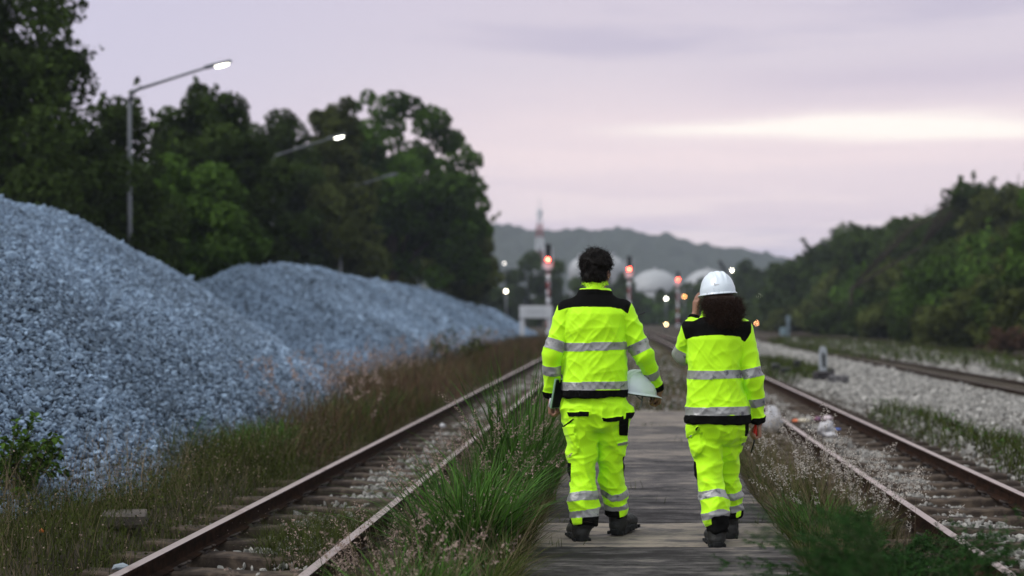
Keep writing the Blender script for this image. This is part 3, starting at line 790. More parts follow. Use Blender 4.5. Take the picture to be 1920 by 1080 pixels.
# ------------------------------------------------------------------ trees
def crown_leaves(cl, n, size, rg, up=.25, shell=.55):
    """leaf-sized faces spread through clumps (x, y, z, radius)"""
    cl = np.asarray(cl, float); w = cl[:, 3]**2; k = rg.choice(len(cl), n, p=w/w.sum())
    d = rg.normal(size=(n, 3)); d /= np.linalg.norm(d, axis=1)[:, None]
    r = cl[k, 3]*rg.uniform(shell**3, 1.12, n)**(1/3); c = cl[k, :3]+d*r[:, None]*np.array([1, 1, .85])
    nn = d*.8+rg.normal(0, .55, (n, 3))+np.array([0, 0, up]); nn /= np.linalg.norm(nn, axis=1)[:, None]
    a = np.cross(nn, rg.normal(size=(n, 3))); a /= np.linalg.norm(a, axis=1)[:, None]; b_ = np.cross(nn, a)
    s = size*rg.uniform(.6, 1.3, n)
    V = np.stack([c-a*s[:, None]*.8, c+b_*s[:, None]*.42-a*s[:, None]*.1, c+a*s[:, None]*.8-nn*s[:, None]*.15, c-b_*s[:, None]*.42-a*s[:, None]*.1], 1).reshape(-1, 3)
    ct = rg.uniform(0, 1, len(cl)); t = np.clip(.55*ct[k]+.45*rg.uniform(0, 1, n), 0, 1)
    return V, (np.arange(n)*4)[:, None]+np.arange(4), np.repeat(t, 4)
def fill(ells, n, rmin, rmax, rg, surf=.45):
    """clump centres inside ellipsoids (x, y, z, rx, ry, rz), mostly near their surfaces"""
    E = np.asarray(ells, float); w = E[:, 3]*E[:, 5]+E[:, 4]*E[:, 5]; k = rg.choice(len(E), n, p=w/w.sum())
    d = rg.normal(size=(n, 3)); d /= np.linalg.norm(d, axis=1)[:, None]; r = rg.uniform(surf**3, 1, n)**(1/3)
    c = E[k, :3]+d*E[k, 3:]*r[:, None]; c[:, 2] = np.maximum(c[:, 2], .2)
    return np.concatenate([c, rg.uniform(rmin, rmax, (n, 1))*np.minimum(1, E[k, 3:4]/1.5)**.5], 1)
def tree(label, group, base, ells, nc, rmin, rmax, nleaf, size, mt, seed, trunk_r=.22, name='tree', cat='tree', limbs=7, extra=None, surf=.45, twigs=0, shell=.55):
    rg = np.random.default_rng(seed); bs_ = np.array(base, float)
    cl = fill(ells, nc, rmin, rmax, rg, surf)
    if extra is not None: cl = np.concatenate([cl, extra])
    rel = cl.copy(); rel[:, :3] -= bs_
    o = empty(name, base); E = np.asarray(ells, float); top = E[E[:, 2].argmax()]; tz_ = top[2]+top[5]*.3
    t_ = MB(); tp = [bs_*0, np.array([rg.normal(0, .1), rg.normal(0, .1), tz_*.35]), (top[:3]-bs_)*np.array([.6, .6, 0])+np.array([0, 0, tz_*.65]), (top[:3]-bs_)*np.array([1, 1, 0])+np.array([0, 0, tz_])]
    t_.tube(tp, [trunk_r, trunk_r*.8, trunk_r*.5, trunk_r*.15], 8)
    for j in rg.choice(len(rel), min(limbs, len(rel)), replace=False):
        e = rel[j, :3]; i = rg.integers(1, 3); s = np.array(tp[i]); m_ = (s+e)/2+np.array([0, 0, .12*np.linalg.norm(e-s)])
        t_.tube([s, m_, e], [trunk_r*.35, trunk_r*.22, trunk_r*.07], 5)
    t_.build('trunk', M['bark'], o, True)
    v, q, t = crown_leaves(rel, nleaf, size, rg, shell=shell)
    if twigs:      # shoots standing out of the outline
        k = rg.integers(0, len(rel), twigs); d = rg.normal(size=(twigs, 3)); d[:, 2] = np.abs(d[:, 2])+.4; d /= np.linalg.norm(d, axis=1)[:, None]
        u = rg.uniform(.7, 1.9, (twigs, 14)); c = (rel[k, None, :3]+d[:, None]*(rel[k, 3:4]*u)[..., None]).reshape(-1, 3)+rg.normal(0, .05, (twigs*14, 3))
        v, q, t = merge((v, q, t), specks(c, size*1.1, rg, 1.7))
    cr = mesh('crown', v, q, mt, o, False, tint=t)
    return tag(o, label, cat, group)
def el_px(px, py, rx, ry, Y, dy=None):
    c = P(px, py, Y); s = Y/F; return (c[0], c[1], c[2], rx*s, (dy or rx*s), ry*s)
GL = 'trees behind the gravel piles'
L_ = []
def ltree(label, Y, bx, es, nc, r0, r1, nl, size, mt, seed, **k):
    b_ = P(bx, 590, Y); b_[2] = -.1
    return tree(label, GL, tuple(b_), [el_px(*e, Y) if len(e) == 4 else el_px(*e[:4], Y+e[4]) for e in es], nc, r0, r1, nl, size, M[mt], seed, **k)
ltree('tallest dark tree, filling the upper left corner of the picture', 33, 30, [(10, 120, 135, 230), (-120, 200, 120, 280), (110, 190, 75, 110), (60, 370, 165, 190), (-60, 480, 170, 200)], 210, .35, .85, 66000, .115, 'leaf_dark', 101, trunk_r=.3, twigs=60)
ltree('creeper clad tree just left of the nearest lamp post', 37, 210, [(225, 320, 78, 125), (190, 430, 110, 140), (255, 470, 80, 110)], 120, .3, .75, 42000, .115, 'leaf_dark', 102, twigs=30)
ltree('spiky topped tree right of the nearest lamp post', 45, 385, [(385, 260, 66, 108), (440, 300, 50, 70), (350, 330, 70, 120), (420, 340, 60, 130), (370, 430, 100, 130)], 140, .3, .75, 44000, .13, 'leaf_dark', 103, twigs=70)
ltree('low mound of creeper covered growth behind the second gravel pile', 42, 400, [(405, 440, 85, 110), (330, 430, 90, 120), (450, 480, 48, 75), (280, 480, 90, 90)], 110, .3, .7, 38000, .12, 'leaf_mid', 104, twigs=20)
ltree('leaning leafy tree behind the second lamp post', 60, 530, [(530, 320, 66, 92), (520, 430, 85, 110), (480, 300, 45, 60), (478, 345, 42, 60, -13), (515, 350, 36, 70, -13), (500, 450, 60, 75, -13)], 105, .5, .95, 40000, .15, 'leaf_dark', 105, twigs=50)
ltree('tree with two pointed tops behind the second lamp head', 66, 620, [(600, 270, 26, 84), (640, 275, 34, 92), (610, 360, 75, 110), (630, 460, 80, 80), (640, 400, 42, 52, -6)], 105, .5, 1.0, 36000, .17, 'leaf_olive', 106, twigs=36)
big_top = np.array([[*P(px, py, 74), r] for px, py, r in ((690, 182, .42), (664, 200, .4), (832, 228, .36), (742, 190, .7), (770, 200, .7), (800, 235, .8), (862, 290, .75), (868, 330, .8), (885, 352, .8), (893, 385, .75), (890, 300, .5), (905, 430, .55), (845, 262, .7), (720, 205, .8), (780, 300, .8), (820, 320, .8), (850, 400, .9), (880, 440, .8))])
ltree('big clumpy crowned tree standing against the pale sky', 74, 735, [(740, 330, 125, 135), (800, 400, 95, 110), (690, 400, 100, 130), (840, 460, 60, 70)], 105, .55, 1.05, 34000, .21, 'leaf_mid', 107, trunk_r=.3, extra=big_top, surf=.35, limbs=26, shell=.75)
ltree('lower tree at the right end of the row, reaching down to the gravel', 84, 860, [(865, 480, 58, 75), (800, 490, 80, 65), (905, 510, 26, 45)], 60, .6, 1.0, 20000, .22, 'leaf_olive', 108, twigs=26)
ltree('dim round tree filling the gap under the big crowned tree', 90, 720, [(720, 480, 110, 80), (640, 500, 90, 60), (560, 500, 90, 70)], 70, .8, 1.3, 18000, .26, 'leaf_dark', 109)
# distant trees across the end of the line
GD = 'distant trees at the end of the line'
dist = [(1012, 532, 46, 54, 165, 'leaf_dark', 'distant dark tree right behind the nearest signal'), (968, 560, 34, 44, 170, 'leaf_dark', 'distant tree behind the white sign board'), (925, 565, 26, 40, 150, 'leaf_dark', 'distant tree by the dim lamps at the end of the gravel'),
        (1062, 565, 40, 40, 175, 'leaf_dark', 'distant bush behind the left shoulder of the bare headed person'), (1158, 552, 36, 36, 190, 'leaf_dark', 'distant tree below the round tank'), (1195, 580, 36, 28, 200, 'leaf_mid', 'distant low tree below the second signal'),
        (1232, 572, 34, 28, 210, 'leaf_dark', 'distant low tree below the wide domed tank'), (1290, 566, 34, 36, 205, 'leaf_dark', 'distant tree between the third signal and the hard hat'), (1262, 590, 44, 20, 190, 'leaf_mid', 'distant scrub behind the third signal'), (1335, 562, 36, 42, 200, 'leaf_dark', 'distant tree hidden mostly by the hard hat'),
        (1402, 530, 24, 40, 190, 'leaf_dark', 'distant slim tree right of the hard hat'), (1425, 548, 30, 40, 185, 'leaf_dark', 'distant round tree near the orange lamp'), (1385, 575, 46, 36, 195, 'leaf_mid', 'distant low tree right of the curly hair'), (1112, 572, 40, 34, 200, 'leaf_mid', 'distant bush hidden behind the bare headed person'),
        (890, 560, 40, 36, 140, 'leaf_dark', 'distant bush behind the far tip of the gravel')]
for i, (px, py, rx, ry, Y, mt, lb) in enumerate(dist):
    b_ = P(px, 590, Y); b_[2] = -.1
    tree(lb, GD, tuple(b_), [el_px(px, py, rx, ry, Y), el_px(px, (py+605)/2, rx*1.1, (605-py)/2+4, Y+1)], 34, .6, 1.2, 5200, .34, M[mt], 300+i, limbs=3)
# the bank on the right
GR = 'trees on the right bank'
ordn = ['first', 'second', 'third', 'fourth', 'fifth', 'sixth', 'seventh', 'eighth', 'ninth', 'tenth', 'eleventh', 'twelfth', 'thirteenth', 'fourteenth', 'fifteenth', 'sixteenth']
def bank_row(what, px0, px1, n, off, prof, low, seed, mts, leaf, w):
    rg = np.random.default_rng(seed)
    for i in range(n):
        px = px1+(px0-px1)*(i+.5)/n+rg.uniform(-8, 8)
        X = 15.2+off
        Y = min(X*F/(px-VX), 178); X = 15.2+off+float(cx_of(Y, .5)); Y = min(X*F/max(px-VX, 60), 178)
        gz_ = bank_z(X, Y); ty = np.interp(px, [p[0] for p in prof], [p[1] for p in prof])+rg.uniform(-10, 12); zt = CAMZ-(ty-VY)/F*Y; H = max(1.2, zt-gz_)
        r = w*rg.uniform(.85, 1.25)*(.6+.4*Y/90)
        es = [(X, Y, gz_+H*.6, r, r*1.2, H*.40), (X+rg.normal(0, r*.4), Y+rg.normal(0, r*.5), gz_+H*.35, r*1.2, r*1.4, H*.36)]
        mt = mts[rg.integers(0, len(mts))]
        tree('%s, %s from the right picture edge' % (what, ordn[i]), GR, (X, Y, gz_), es, 46, r*.22, r*.42, int(leaf), .0022*Y+.045, M[mt], seed*50+i, limbs=4, trunk_r=.12, twigs=14)
bank_row('tree along the top of the right bank', 1455, 1960, 13, 9.5, [(1440, 530), (1500, 492), (1560, 455), (1620, 428), (1680, 420), (1740, 408), (1800, 385), (1850, 366), (1900, 340), (1960, 305)], 0, 61, ['leaf_dark', 'leaf_dark', 'leaf_dark', 'leaf_olive'], 11000, 2.9)
bank_row('mid height tree halfway up the right bank', 1440, 1960, 12, 5., [(1440, 560), (1560, 520), (1700, 490), (1850, 455), (1960, 430)], 0, 62, ['leaf_dark', 'leaf_dark', 'leaf_olive', 'leaf_dark', 'leaf_mid'], 10000, 2.7)
bank_row('low bush at the foot of the right bank', 1430, 1960, 14, 1.2, [(1430, 590), (1560, 575), (1700, 560), (1850, 545), (1960, 530)], 0, 63, ['leaf_dark', 'leaf_dark', 'leaf_olive', 'leaf_olive'], 8500, 2.0)
b_ = P(1800, 590, 62); tree('bare twigged tree poking above the bank against the sky', GR, (b_[0], 92, bank_z(b_[0], 92)), [el_px(1815, 372, 45, 22, 92)], 26, .3, .6, 1500, .2, M['leaf_dark'], 77, trunk_r=.14, limbs=22, twigs=30)
b_ = P(1935, 340, 55); tree('nearest tall tree on the bank, cut by the right picture edge', GR, (b_[0]+.8, 55, bank_z(b_[0]+.8, 55)), [el_px(1938, 372, 42, 62, 55), el_px(1950, 480, 50, 80, 55)], 40, .4, .75, 9000, .15, M['leaf_mid'], 78, trunk_r=.16, twigs=20)

# ------------------------------------------------------------------ lamps, signals, tanks and the rest
def street_lamp(X, Y, label, lit=True):
    o = empty('street_lamp', (X, Y, -.1)); b_ = MB()
    H = 7.05; b_.lathe((0, 0, 0), [(.17, 0), (.17, .03), (.075, .05), (.068, .4), (.048, H-.25)], 14); b_.tube([(0, 0, H-.26), (.03, 0, H-.05), (.13, 0, H+.06), (.3, 0, H+.12)], [.048, .046, .042, .040], 10)
    b_.build('pole', M['pole'], o, True)
    b_ = MB(); b_.tube([(.28, 0, H+.11), (1.95, 0, H+.64)], [.038, .030], 10); b_.build('arm', M['pole'], o, True)
    b_ = MB(); Mr = Matrix.Rotation(R(-13), 3, 'Y'); Mt_ = Mr @ Matrix.Rotation(R(12), 3, 'X')
    b_.box((1.98, 0, H+.655), (.22, .10, .09), Mr, .02); b_.box((2.27, 0, H+.735), (.56, .25, .085), Mt_, .03); hd = b_.build('lamp_head', M['pole'], o, True)
    b_ = MB(); c = Vector((2.30, 0, H+.742))+Mt_ @ Vector((0, 0, -.046)); b_.ball((0, 0, 0), (.185, .105, .045), 16); d_ = b_.build('diffuser', M['lamp'] if lit else M['grey'], hd, True); d_.matrix_local = Matrix.Translation(c) @ Mt_.to_4x4()
    return tag(o, label, 'street lamp', 'street lamps behind the gravel piles')
for Y, lb in ((35.7, 'tall grey street lamp nearest the camera, lit against the sky'), (50.2, 'second street lamp, its lit head showing among the leaves'), (64.2, 'third street lamp, dull head in front of the big tree'), (78.5, 'fourth street lamp, only its pole visible under the trees')):
    street_lamp(-12.5 if Y < 60 else -12.95, Y, lb, Y < 60)

def signal(px, Y, top_px, lamp_px, label, seed):
    X = (px-VX)/F*Y; o = empty('railway_signal', (X, Y, -.1)); s = Y/F; zl = CAMZ-(lamp_px-VY)*s+.1; zt = CAMZ-(top_px-VY)*s+.1
    b_ = MB(); nb = 9; h = (zl-.45)/nb
    for k in range(nb): b_.lathe((0, 0, k*h), [(.115, 0), (.115, h)], 14, mi=k % 2)
    b_.build('mast', [M['whitep'], M['redpaint']], o, True)
    b_ = MB(); w = .62; pts = [(-w/2, zl-.55), (w/2, zl-.55), (w/2, zt-.15), (w/2-.15, zt), (-w/2+.15, zt), (-w/2, zt-.15)]
    v = [(a, -.06, z) for a, z in pts]+[(a, -.02, z) for a, z in pts]; n = 6
    b_.add(v, [tuple(range(n)), tuple(range(2*n-1, n-1, -1))]+[(i, n+i, n+(i+1) % n, (i+1) % n) for i in range(n)]); b_.build('backboard', M['whitep'], o)
    b_ = MB(); b_.box((0, -.14, (zl+zt)/2-.02), (.40, .16, zt-zl+.36), None, .05)
    for z in (zl+.05, zt-.28): b_.tube([(0, -.20, z+.12), (0, -.40, z+.10)], .13, 12)
    hd = b_.build('signal_head', M['blackp'], o)
    b_ = MB(); b_.ball((0, -.42, zl), (.10, .04, .10), 16); b_.build('red_light', M['redlight'], hd, True)
    b_ = MB(); b_.box((0, -.05, zl-.52), (.42, .22, .38), None, .04); b_.build('equipment_box', M['whitep'], o)
    b_ = MB(); b_.box((0, .16, 1.2), (.35, .03, .03)); 
    for k in range(10): b_.box((0, .24, .5+k*.4), (.34, .025, .025))
    for sx in (-.17, .17): b_.box((sx, .24, 2.3), (.025, .025, 4.4))
    b_.build('ladder', M['pole'], o)
    return tag(o, label, 'signal', 'railway signals showing red')
M['redlight'] = mat('signal_red', (.8, .05, .03), .4, emit=(1, .07, .04), estr=55)
signal(1028, 95, 462, 487, 'red lit signal on striped mast, nearest, by the white sign board', 1)
signal(1180, 112, 484, 505, 'red lit signal on striped mast between the two people, left one', 2)
signal(1271, 150, 512, 524, 'smallest red lit signal, on striped mast left of the hard hat', 3)

# white sign board
o = empty('sign_board', (*P(1005, 590, 82)[:2], -.1)); sY = 82/F
b_ = MB(); b_.box((0, 0, 1.38+.1+5*sY), (62*sY, .06, 23*sY), None, .02); bd = b_.build('board', M['whitep'], o)
b_ = MB()
for k, z in enumerate((-.1, .02, .14)): b_.box((0, -.034, 1.48+5*sY+z), (1.2-.2*(k % 2), .006, .035))
b_.build('faint_lines', mat('faded_print', (.36, .37, .41), .7), bd)
for sx in (-26, 26):
    b_ = MB(); b_.box((sx*sY, .05, .68), (.26, .06, 1.36), None, .015); b_.build('leg', M['whitep'], o)
tag(o, 'white sign board on two legs where the far gravel pile ends', 'sign')

# storage tanks: domes far behind
def tank(px, top, rx, bot, Y, label, ball=False):
    s = Y/F; X = (px-VX)*s; r = rx*s; o = empty('storage_tank', (X, Y, -.1)); b_ = MB(); zt = CAMZ-(top-VY)*s+.1
    if ball:
        zc = zt-r; b_.ball((0, 0, zc), r, 32); b_.build('sphere', M['tank'], o, True)
        for k in range(8):
            a = k*math.pi/4+.2; b_ = MB(); b_.tube([(r*.92*math.cos(a), r*.92*math.sin(a), 0), (r*.92*math.cos(a), r*.92*math.sin(a), zc)], .22, 8); b_.build('leg', M['tank'], o, True)
        b_ = MB(); b_.lathe((0, 0, zt-.1), [(.9, 0), (.9, .9), (.8, .9)], 14); b_.build('top_platform', M['tank'], o)
    else:
        dome = (zt-0)*.42; zw = zt-dome; b_.lathe((0, 0, 0), [(r, 0), (r, zw)], 40); b_.build('shell', M['tank'], o, True)
        b_ = MB(); b_.lathe((0, 0, zw), [(r*1.01*math.cos(a), dome*math.sin(a)) for a in np.linspace(0, 1.5, 12)], 40); b_.build('dome_roof', M['tank'], o, True)
        b_ = MB(); b_.tube([(r*1.03*math.cos(a), r*1.03*math.sin(a), zw+.15) for a in np.linspace(0, 6.283, 41)], .14, 5); b_.build('rim', M['tank'], o, True)
        b_ = MB(); b_.lathe((0, 0, zt-.25), [(.5, 0), (.5, .7), (.45, .7)], 12); b_.build('vent', M['tank'], o)
    return tag(o, label, 'storage tank', 'pale storage tanks below the ridge')
tank(1092, 482, 26, 0, 330, 'pale round tank left of the bare head', True)
tank(1146, 480, 27, 0, 340, 'pale round tank right of the bare head', True)
tank(1228, 506, 48, 0, 320, 'wide pale domed tank between the second and third signals')
tank(1326, 505, 46, 0, 330, 'pale domed tank partly behind the hard hat')

# mast tower
o = empty('lattice_tower', (*P(1012, 590, 420)[:2], -.1)); s = 420/F; Ht = CAMZ-(394-VY)*s; b0 = 2.1
for seg in range(8):
    b_ = MB(); z0, z1 = Ht*seg/8, Ht*(seg+1)/8; w0, w1 = b0*(1-.8*seg/8), b0*(1-.8*(seg+1)/8)
    cs = [(-1, -1), (1, -1), (1, 1), (-1, 1)]
    for i in range(4):
        a, c = cs[i], cs[(i+1) % 4]
        b_.tube([(a[0]*w0, a[1]*w0, z0), (a[0]*w1, a[1]*w1, z1)], .22, 5)
        b_.tube([(a[0]*w0, a[1]*w0, z0), (c[0]*w1, c[1]*w1, z1)], .13, 4); b_.tube([(c[0]*w0, c[1]*w0, z0), (a[0]*w1, a[1]*w1, z1)], .13, 4); b_.tube([(a[0]*w1, a[1]*w1, z1), (c[0]*w1, c[1]*w1, z1)], .13, 4)
    b_.build('red_section' if seg % 2 == 0 else 'white_section', M['redpaint'] if seg % 2 == 0 else M['whitep'], o)
b_ = MB(); b_.tube([(0, 0, Ht), (0, 0, Ht+3)], .15, 6); b_.lathe((0, 0, Ht-1.2), [(.9, 0), (.9, 1.4), (.85, 1.4)], 10); b_.build('antenna', M['whitep'], o)
tag(o, 'red and white lattice tower rising above the nearest signal', 'tower')

# small far lamps
def far_lamp(px, py, Y, col, st, r, label):
    p = P(px, py, Y); o = empty('lamp_post', (p[0], Y, -.1)); b_ = MB(); b_.tube([(0, 0.05, 0), (0, .05, p[2]+.25)], [.09, .06], 8); b_.tube([(0, .05, p[2]+.23), (0, -.2, p[2]+.25)], .04, 6); b_.build('pole', M['pole'], o, True)
    b_ = MB(); b_.ball((0, -.25, p[2]+.1), r, 10); b_.build('lamp', mat('far_lamp', col, .5, emit=col, estr=st*.8), o, True)
    tag(o, label, 'lamp post', 'small lit lamps in the distance')
for a in ((1249, 560, 158, (1, .97, .85), 30, .10, 'small white lamp left of the third signal'), (1283, 556, 170, (1, .42, .12), 22, .10, 'small orange lamp right of the third signal'), (1249, 608, 120, (1, .70, .36), 26, .075, 'low warm lamp near the foot of the third signal'), (1418, 606, 125, (1, .45, .18), 22, .065, 'low orange lamp right of the curly haired person'),
          (949, 546, 138, (1, .93, .72), 26, .10, 'yellowish lamp above the far tip of the gravel'), (946, 494, 150, (1, .92, .86), 6, .10, 'dim pale lamp high above the far tip of the gravel'), (987, 480, 165, (.9, .95, .8), 2.5, .1, 'faint lamp in the treetop left of the nearest signal'), (1372, 507, 250, (1, .93, .80), 30, .14, 'white lamp just above the right side of the hard hat'), (1375, 520, 240, (1, .78, .66), 18, .14, 'pinkish lamp touching the right side of the hard hat'), (1424, 554, 160, (.95, .95, .7), 2.5, .1, 'faint greenish lamp right of the curly hair')):
    far_lamp(*a)

# dark tilted bar on a post behind the hard hat, not a lamp
Y = 150; s = Y/F; o = empty('tilted_bar_post', (*P(1362, 590, Y)[:2], -.1)); b_ = MB(); zz = CAMZ-(505-VY)*s+.1; b_.tube([(0, 0, 0), (0, 0, zz)], [.12, .10], 8); b_.build('pole', M['blackp'], o, True)
b_ = MB(); b_.box((-.42, 0, zz+.35), (.34, .3, 1.35), Matrix.Rotation(R(-33), 3, 'Y'), .06); b_.build('tilted_head', M['blackp'], o)
tag(o, 'dark post with a tilted head sticking up behind the hard hat', 'post')
# small white post on the right, far
o = empty('marker_post', (*P(1478, 590, 88)[:2], -.1)); b_ = MB(); b_.box((0, 0, .55), (.17, .12, 1.1), None, .02); b_.box((0, 0, 1.2), (.26, .1, .42), None, .03); b_.build('post', mat('bluish_paint', (.15, .19, .23), .6), o)
b_ = MB(); b_.box((-.32, 0, .42), (.4, .2, .5), None, .04); b_.build('box', mat('bluish_box', (.16, .22, .26), .6), o)
tag(o, 'small bluish post with a box at the foot of the right bank', 'marker post')

# marker stone with its number, and the dark blocks round it
Y = 30.6; s = Y/F; p = P(1543, 711, Y); o = empty('marker_stone', (p[0], Y, 0.0)); b_ = MB()
w = .085; H = .70; pr_ = [(-w*.8, 0), (w*.8, 0), (w, H*.5), (w*.9, H*.86), (w*.55, H*.98), (0, H), (-w*.55, H*.98), (-w*.9, H*.86), (-w, H*.5)]
n = len(pr_); v = [(a, -.06, z) for a, z in pr_]+[(a, .06, z) for a, z in pr_]; b_.add(v, [tuple(range(n)), tuple(range(2*n-1, n-1, -1))]+[(i, n+i, n+(i+1) % n, (i+1) % n) for i in range(n)]); st_ = b_.build('stone', M['marker'], o)
b_ = MB(); b_.box((.012, -.062, .40), (.062, .006, .30), Matrix.Rotation(R(-3), 3, 'Y')); b_.box((-.012, -.062, .50), (.03, .006, .035), Matrix.Rotation(R(-35), 3, 'Y')); b_.box((.018, -.062, .27), (.06, .006, .03)); b_.build('numeral', M['blackp'], st_)
tag(o, 'small white marker stone with a dark numeral on the stone bed', 'marker stone')
def lump(name, label, px, py, Y, dims, mt, seed, cat, group=None, rz=0.):
    p = P(px, py, Y); b_ = MB(); b_.box((0, 0, dims[2]/2), dims, None, min(dims)*.18); V = np.array([tuple(q) for q in b_.v])
    o = mesh(name, V+np.random.default_rng(seed).normal(0, min(dims)*.07, V.shape), b_.f, mt, None, False); o.location = (p[0], Y, -.06 if py > 900 else -.01); o.rotation_euler = (0, 0, rz)
    return tag(o, label, cat, group)
dk = mat('dark_block', (.045, .038, .042), .9, col2=(.025, .022, .024), vscale=12, bump=.5, bscale=30)
lump('concrete_block', 'dark rough block under the white marker stone', 1545, 716, 30.0, (.42, .26, .20), dk, 1, 'block', 'blocks round the marker stone', .2)
lump('concrete_block', 'grey flat block leaning right of the marker stone', 1572, 724, 28.6, (.36, .3, .17), M['concrete'], 2, 'block', 'blocks round the marker stone', -.4)
lump('concrete_block', 'small dark block behind the grey flat one', 1556, 706, 31.6, (.2, .2, .2), dk, 3, 'block', 'blocks round the marker stone', .6)
for i, (px, py, Y, d, lb) in enumerate(((1455, 693, 35.5, (.22, .2, .17), 'leftmost small dark lump near the right track'), (1474, 699, 33.8, (.26, .2, .13), 'flat dark lump between the two others by the right track'), (1495, 698, 34, (.17, .17, .30), 'upright dark lump left of the marker stone'))):
    lump('point_motor', lb, px, py, Y, d, M['blackp'], 10+i, 'track equipment', 'dark track equipment by the right track')
lump('stone_slab', 'flat brownish slab lying among the weeds by the left track', 232, 968, 9.75, (.30, .34, .09), mat('slab', (.10, .08, .07), .9, col2=(.06, .05, .045), vscale=10, bump=.5), 21, 'slab', None, .3)

# litter between the rails of the right track
def bag(label, px, py, Y, r, mt, seed, name='plastic_bag', cat='litter'):
    rg = np.random.default_rng(seed); b_ = MB(); b_.ball((0, 0, 0), r, 20); V = np.array([tuple(q) for q in b_.v]); V += V/np.linalg.norm(V, axis=1)[:, None]*(vnoise(V, (16, 16, 16), seed)*min(r)*.55+vnoise(V, (40, 40, 40), seed)*min(r)*.25)[:, None]
    o = mesh(name, V, b_.f, mt, None, True); p = P(px, py, Y); o.location = (p[0], Y, p[2]); return tag(o, label, cat, 'litter on the tracks')
bag('crumpled white plastic bag between the rails of the right track', 1550, 803, 16.6, (.095, .10, .085), M['whiteplastic'], 1)
bag('flat white scrap in front of the crumpled white bag', 1558, 816, 16.2, (.07, .08, .03), M['whiteplastic'], 2)
bag('pale inflated bag caught on the path side rail of the right track', 1447, 790, 18.4, (.14, .12, .17), M['whiteplastic'], 3)
bag('orange scrap left of the crumpled bag', 1492, 789, 19.2, (.055, .06, .022), mat('orange_wrapper', (.55, .13, .05), .5), 4, 'wrapper')
bag('beige wrapper next to the orange scrap', 1508, 789, 19.0, (.09, .09, .03), mat('beige_wrapper', (.42, .36, .28), .6), 5, 'wrapper')
bag('red and purple scrap behind the crumpled bag', 1533, 786, 18.8, (.06, .06, .03), mat('purple_wrapper', (.22, .08, .10), .5, col2=(.10, .05, .12), vscale=14), 6, 'wrapper')
bag('pinkish scrap behind the crumpled bag, next to the far rail', 1552, 784, 18.6, (.07, .07, .035), mat('pink_wrapper', (.50, .40, .44), .5), 7, 'wrapper')
bag('tiny blue scrap beside the crumpled bag', 1570, 805, 17.0, (.04, .04, .015), mat('blue_wrapper', (.08, .13, .40), .5), 8, 'wrapper')
bag('white scrap between the rails of the left track', 830, 798, 17.6, (.04, .04, .028), M['whiteplastic'], 9)
o = mesh('loose_stone', ROCKS[3]*.045, RF, mat('pale_rock', (.24, .27, .31), .85), None, False); o.location = (*P(228, 1032, 8.35)[:2], -.10); tag(o, 'loose pale stone just outside the left rail, lower left', 'stone')
bag('tiny orange scrap among the weeds, lower left', 78, 995, 9.2, (.018, .015, .016), mat('orange_scrap', (.6, .16, .04), .6), 11, 'wrapper')
# ------------------------------------------------------------------ grass and weeds
def blades(pos, h, w, bend, rg, seg=5, az=None, lean=.15):
    n = len(pos); az = rg.uniform(0, 2*math.pi, n) if az is None else az
    d = np.stack([np.cos(az), np.sin(az), np.zeros(n)], 1); tw = az+rg.normal(0, .5, n); sd = np.stack([-np.sin(tw), np.cos(tw), np.zeros(n)], 1)
    V = np.zeros((n, seg+1, 2, 3)); ln = rg.uniform(0, lean, n)
    for i in range(seg+1):
        t = i/seg; q = pos+d*(h*(ln*t+bend*t*t))[:, None]; q[:, 2] += h*(t-.42*bend*t*t*t)
        ww = (w*(1-t**1.6)*.5*(.6+.4*min(1, t*5)))[:, None]
        V[:, i, 0] = q-sd*ww; V[:, i, 1] = q+sd*ww
    base = (np.arange(n)*(seg+1)*2)[:, None]
    Q = np.concatenate([base+np.array([2*i, 2*i+1, 2*i+3, 2*i+2]) for i in range(seg)])
    tip = V[:, seg].mean(1); tdir = V[:, seg].mean(1)-V[:, seg-1].mean(1)
    return V.reshape(-1, 3), Q, np.repeat(rg.uniform(0, 1, n), (seg+1)*2), tip, tdir
def plumes(pos, h, rg, length=.20, fluff=40, bend=.35, size=.0075, az=None):
    n = len(pos); v, q, t, tip, td = blades(pos, h, np.full(n, .0035), np.full(n, bend)*rg.uniform(.3, 1.4, n), rg, az=az)
    td /= np.linalg.norm(td, axis=1)[:, None]
    u = rg.uniform(0, 1, (n, fluff)); L = length*rg.uniform(.6, 1.2, n); rad = (.022*length/.2)*np.sin(np.pi*np.clip(u*.9+.08, 0, 1))
    off = rg.normal(size=(n, fluff, 3))
    c = (tip[:, None]+td[:, None]*((u-.75)*L[:, None])[..., None]+off*rad[..., None]*.8).reshape(-1, 3)
    c[:, 2] -= .0
    return (v, q, t), specks(c, size, rg, 2.4)
def tz(x, y): return trench(np.asarray(x, float), np.asarray(y, float))
def veg(name, label, cat, meshes, mats, kind=None, group=None, parts=('stems', 'seed_heads')):
    """first material on the object itself, the others as its parts"""
    o = mesh(name, *meshes[0][:2], mats[0], None, False, tint=meshes[0][2]); tag(o, label, cat, group, kind)
    for (m_, mt, pn) in zip(meshes[1:], mats[1:], parts):
        c_ = mesh(pn, *m_[:2], mt, o, False, tint=m_[2])
        if kind == 'stuff' or pn in ('seed_heads', 'leaves', 'flowers'): c_['kind'] = 'stuff'
    return o
grg = np.random.default_rng(77)
def U(a, b_, n): return grg.uniform(a, b_, n)

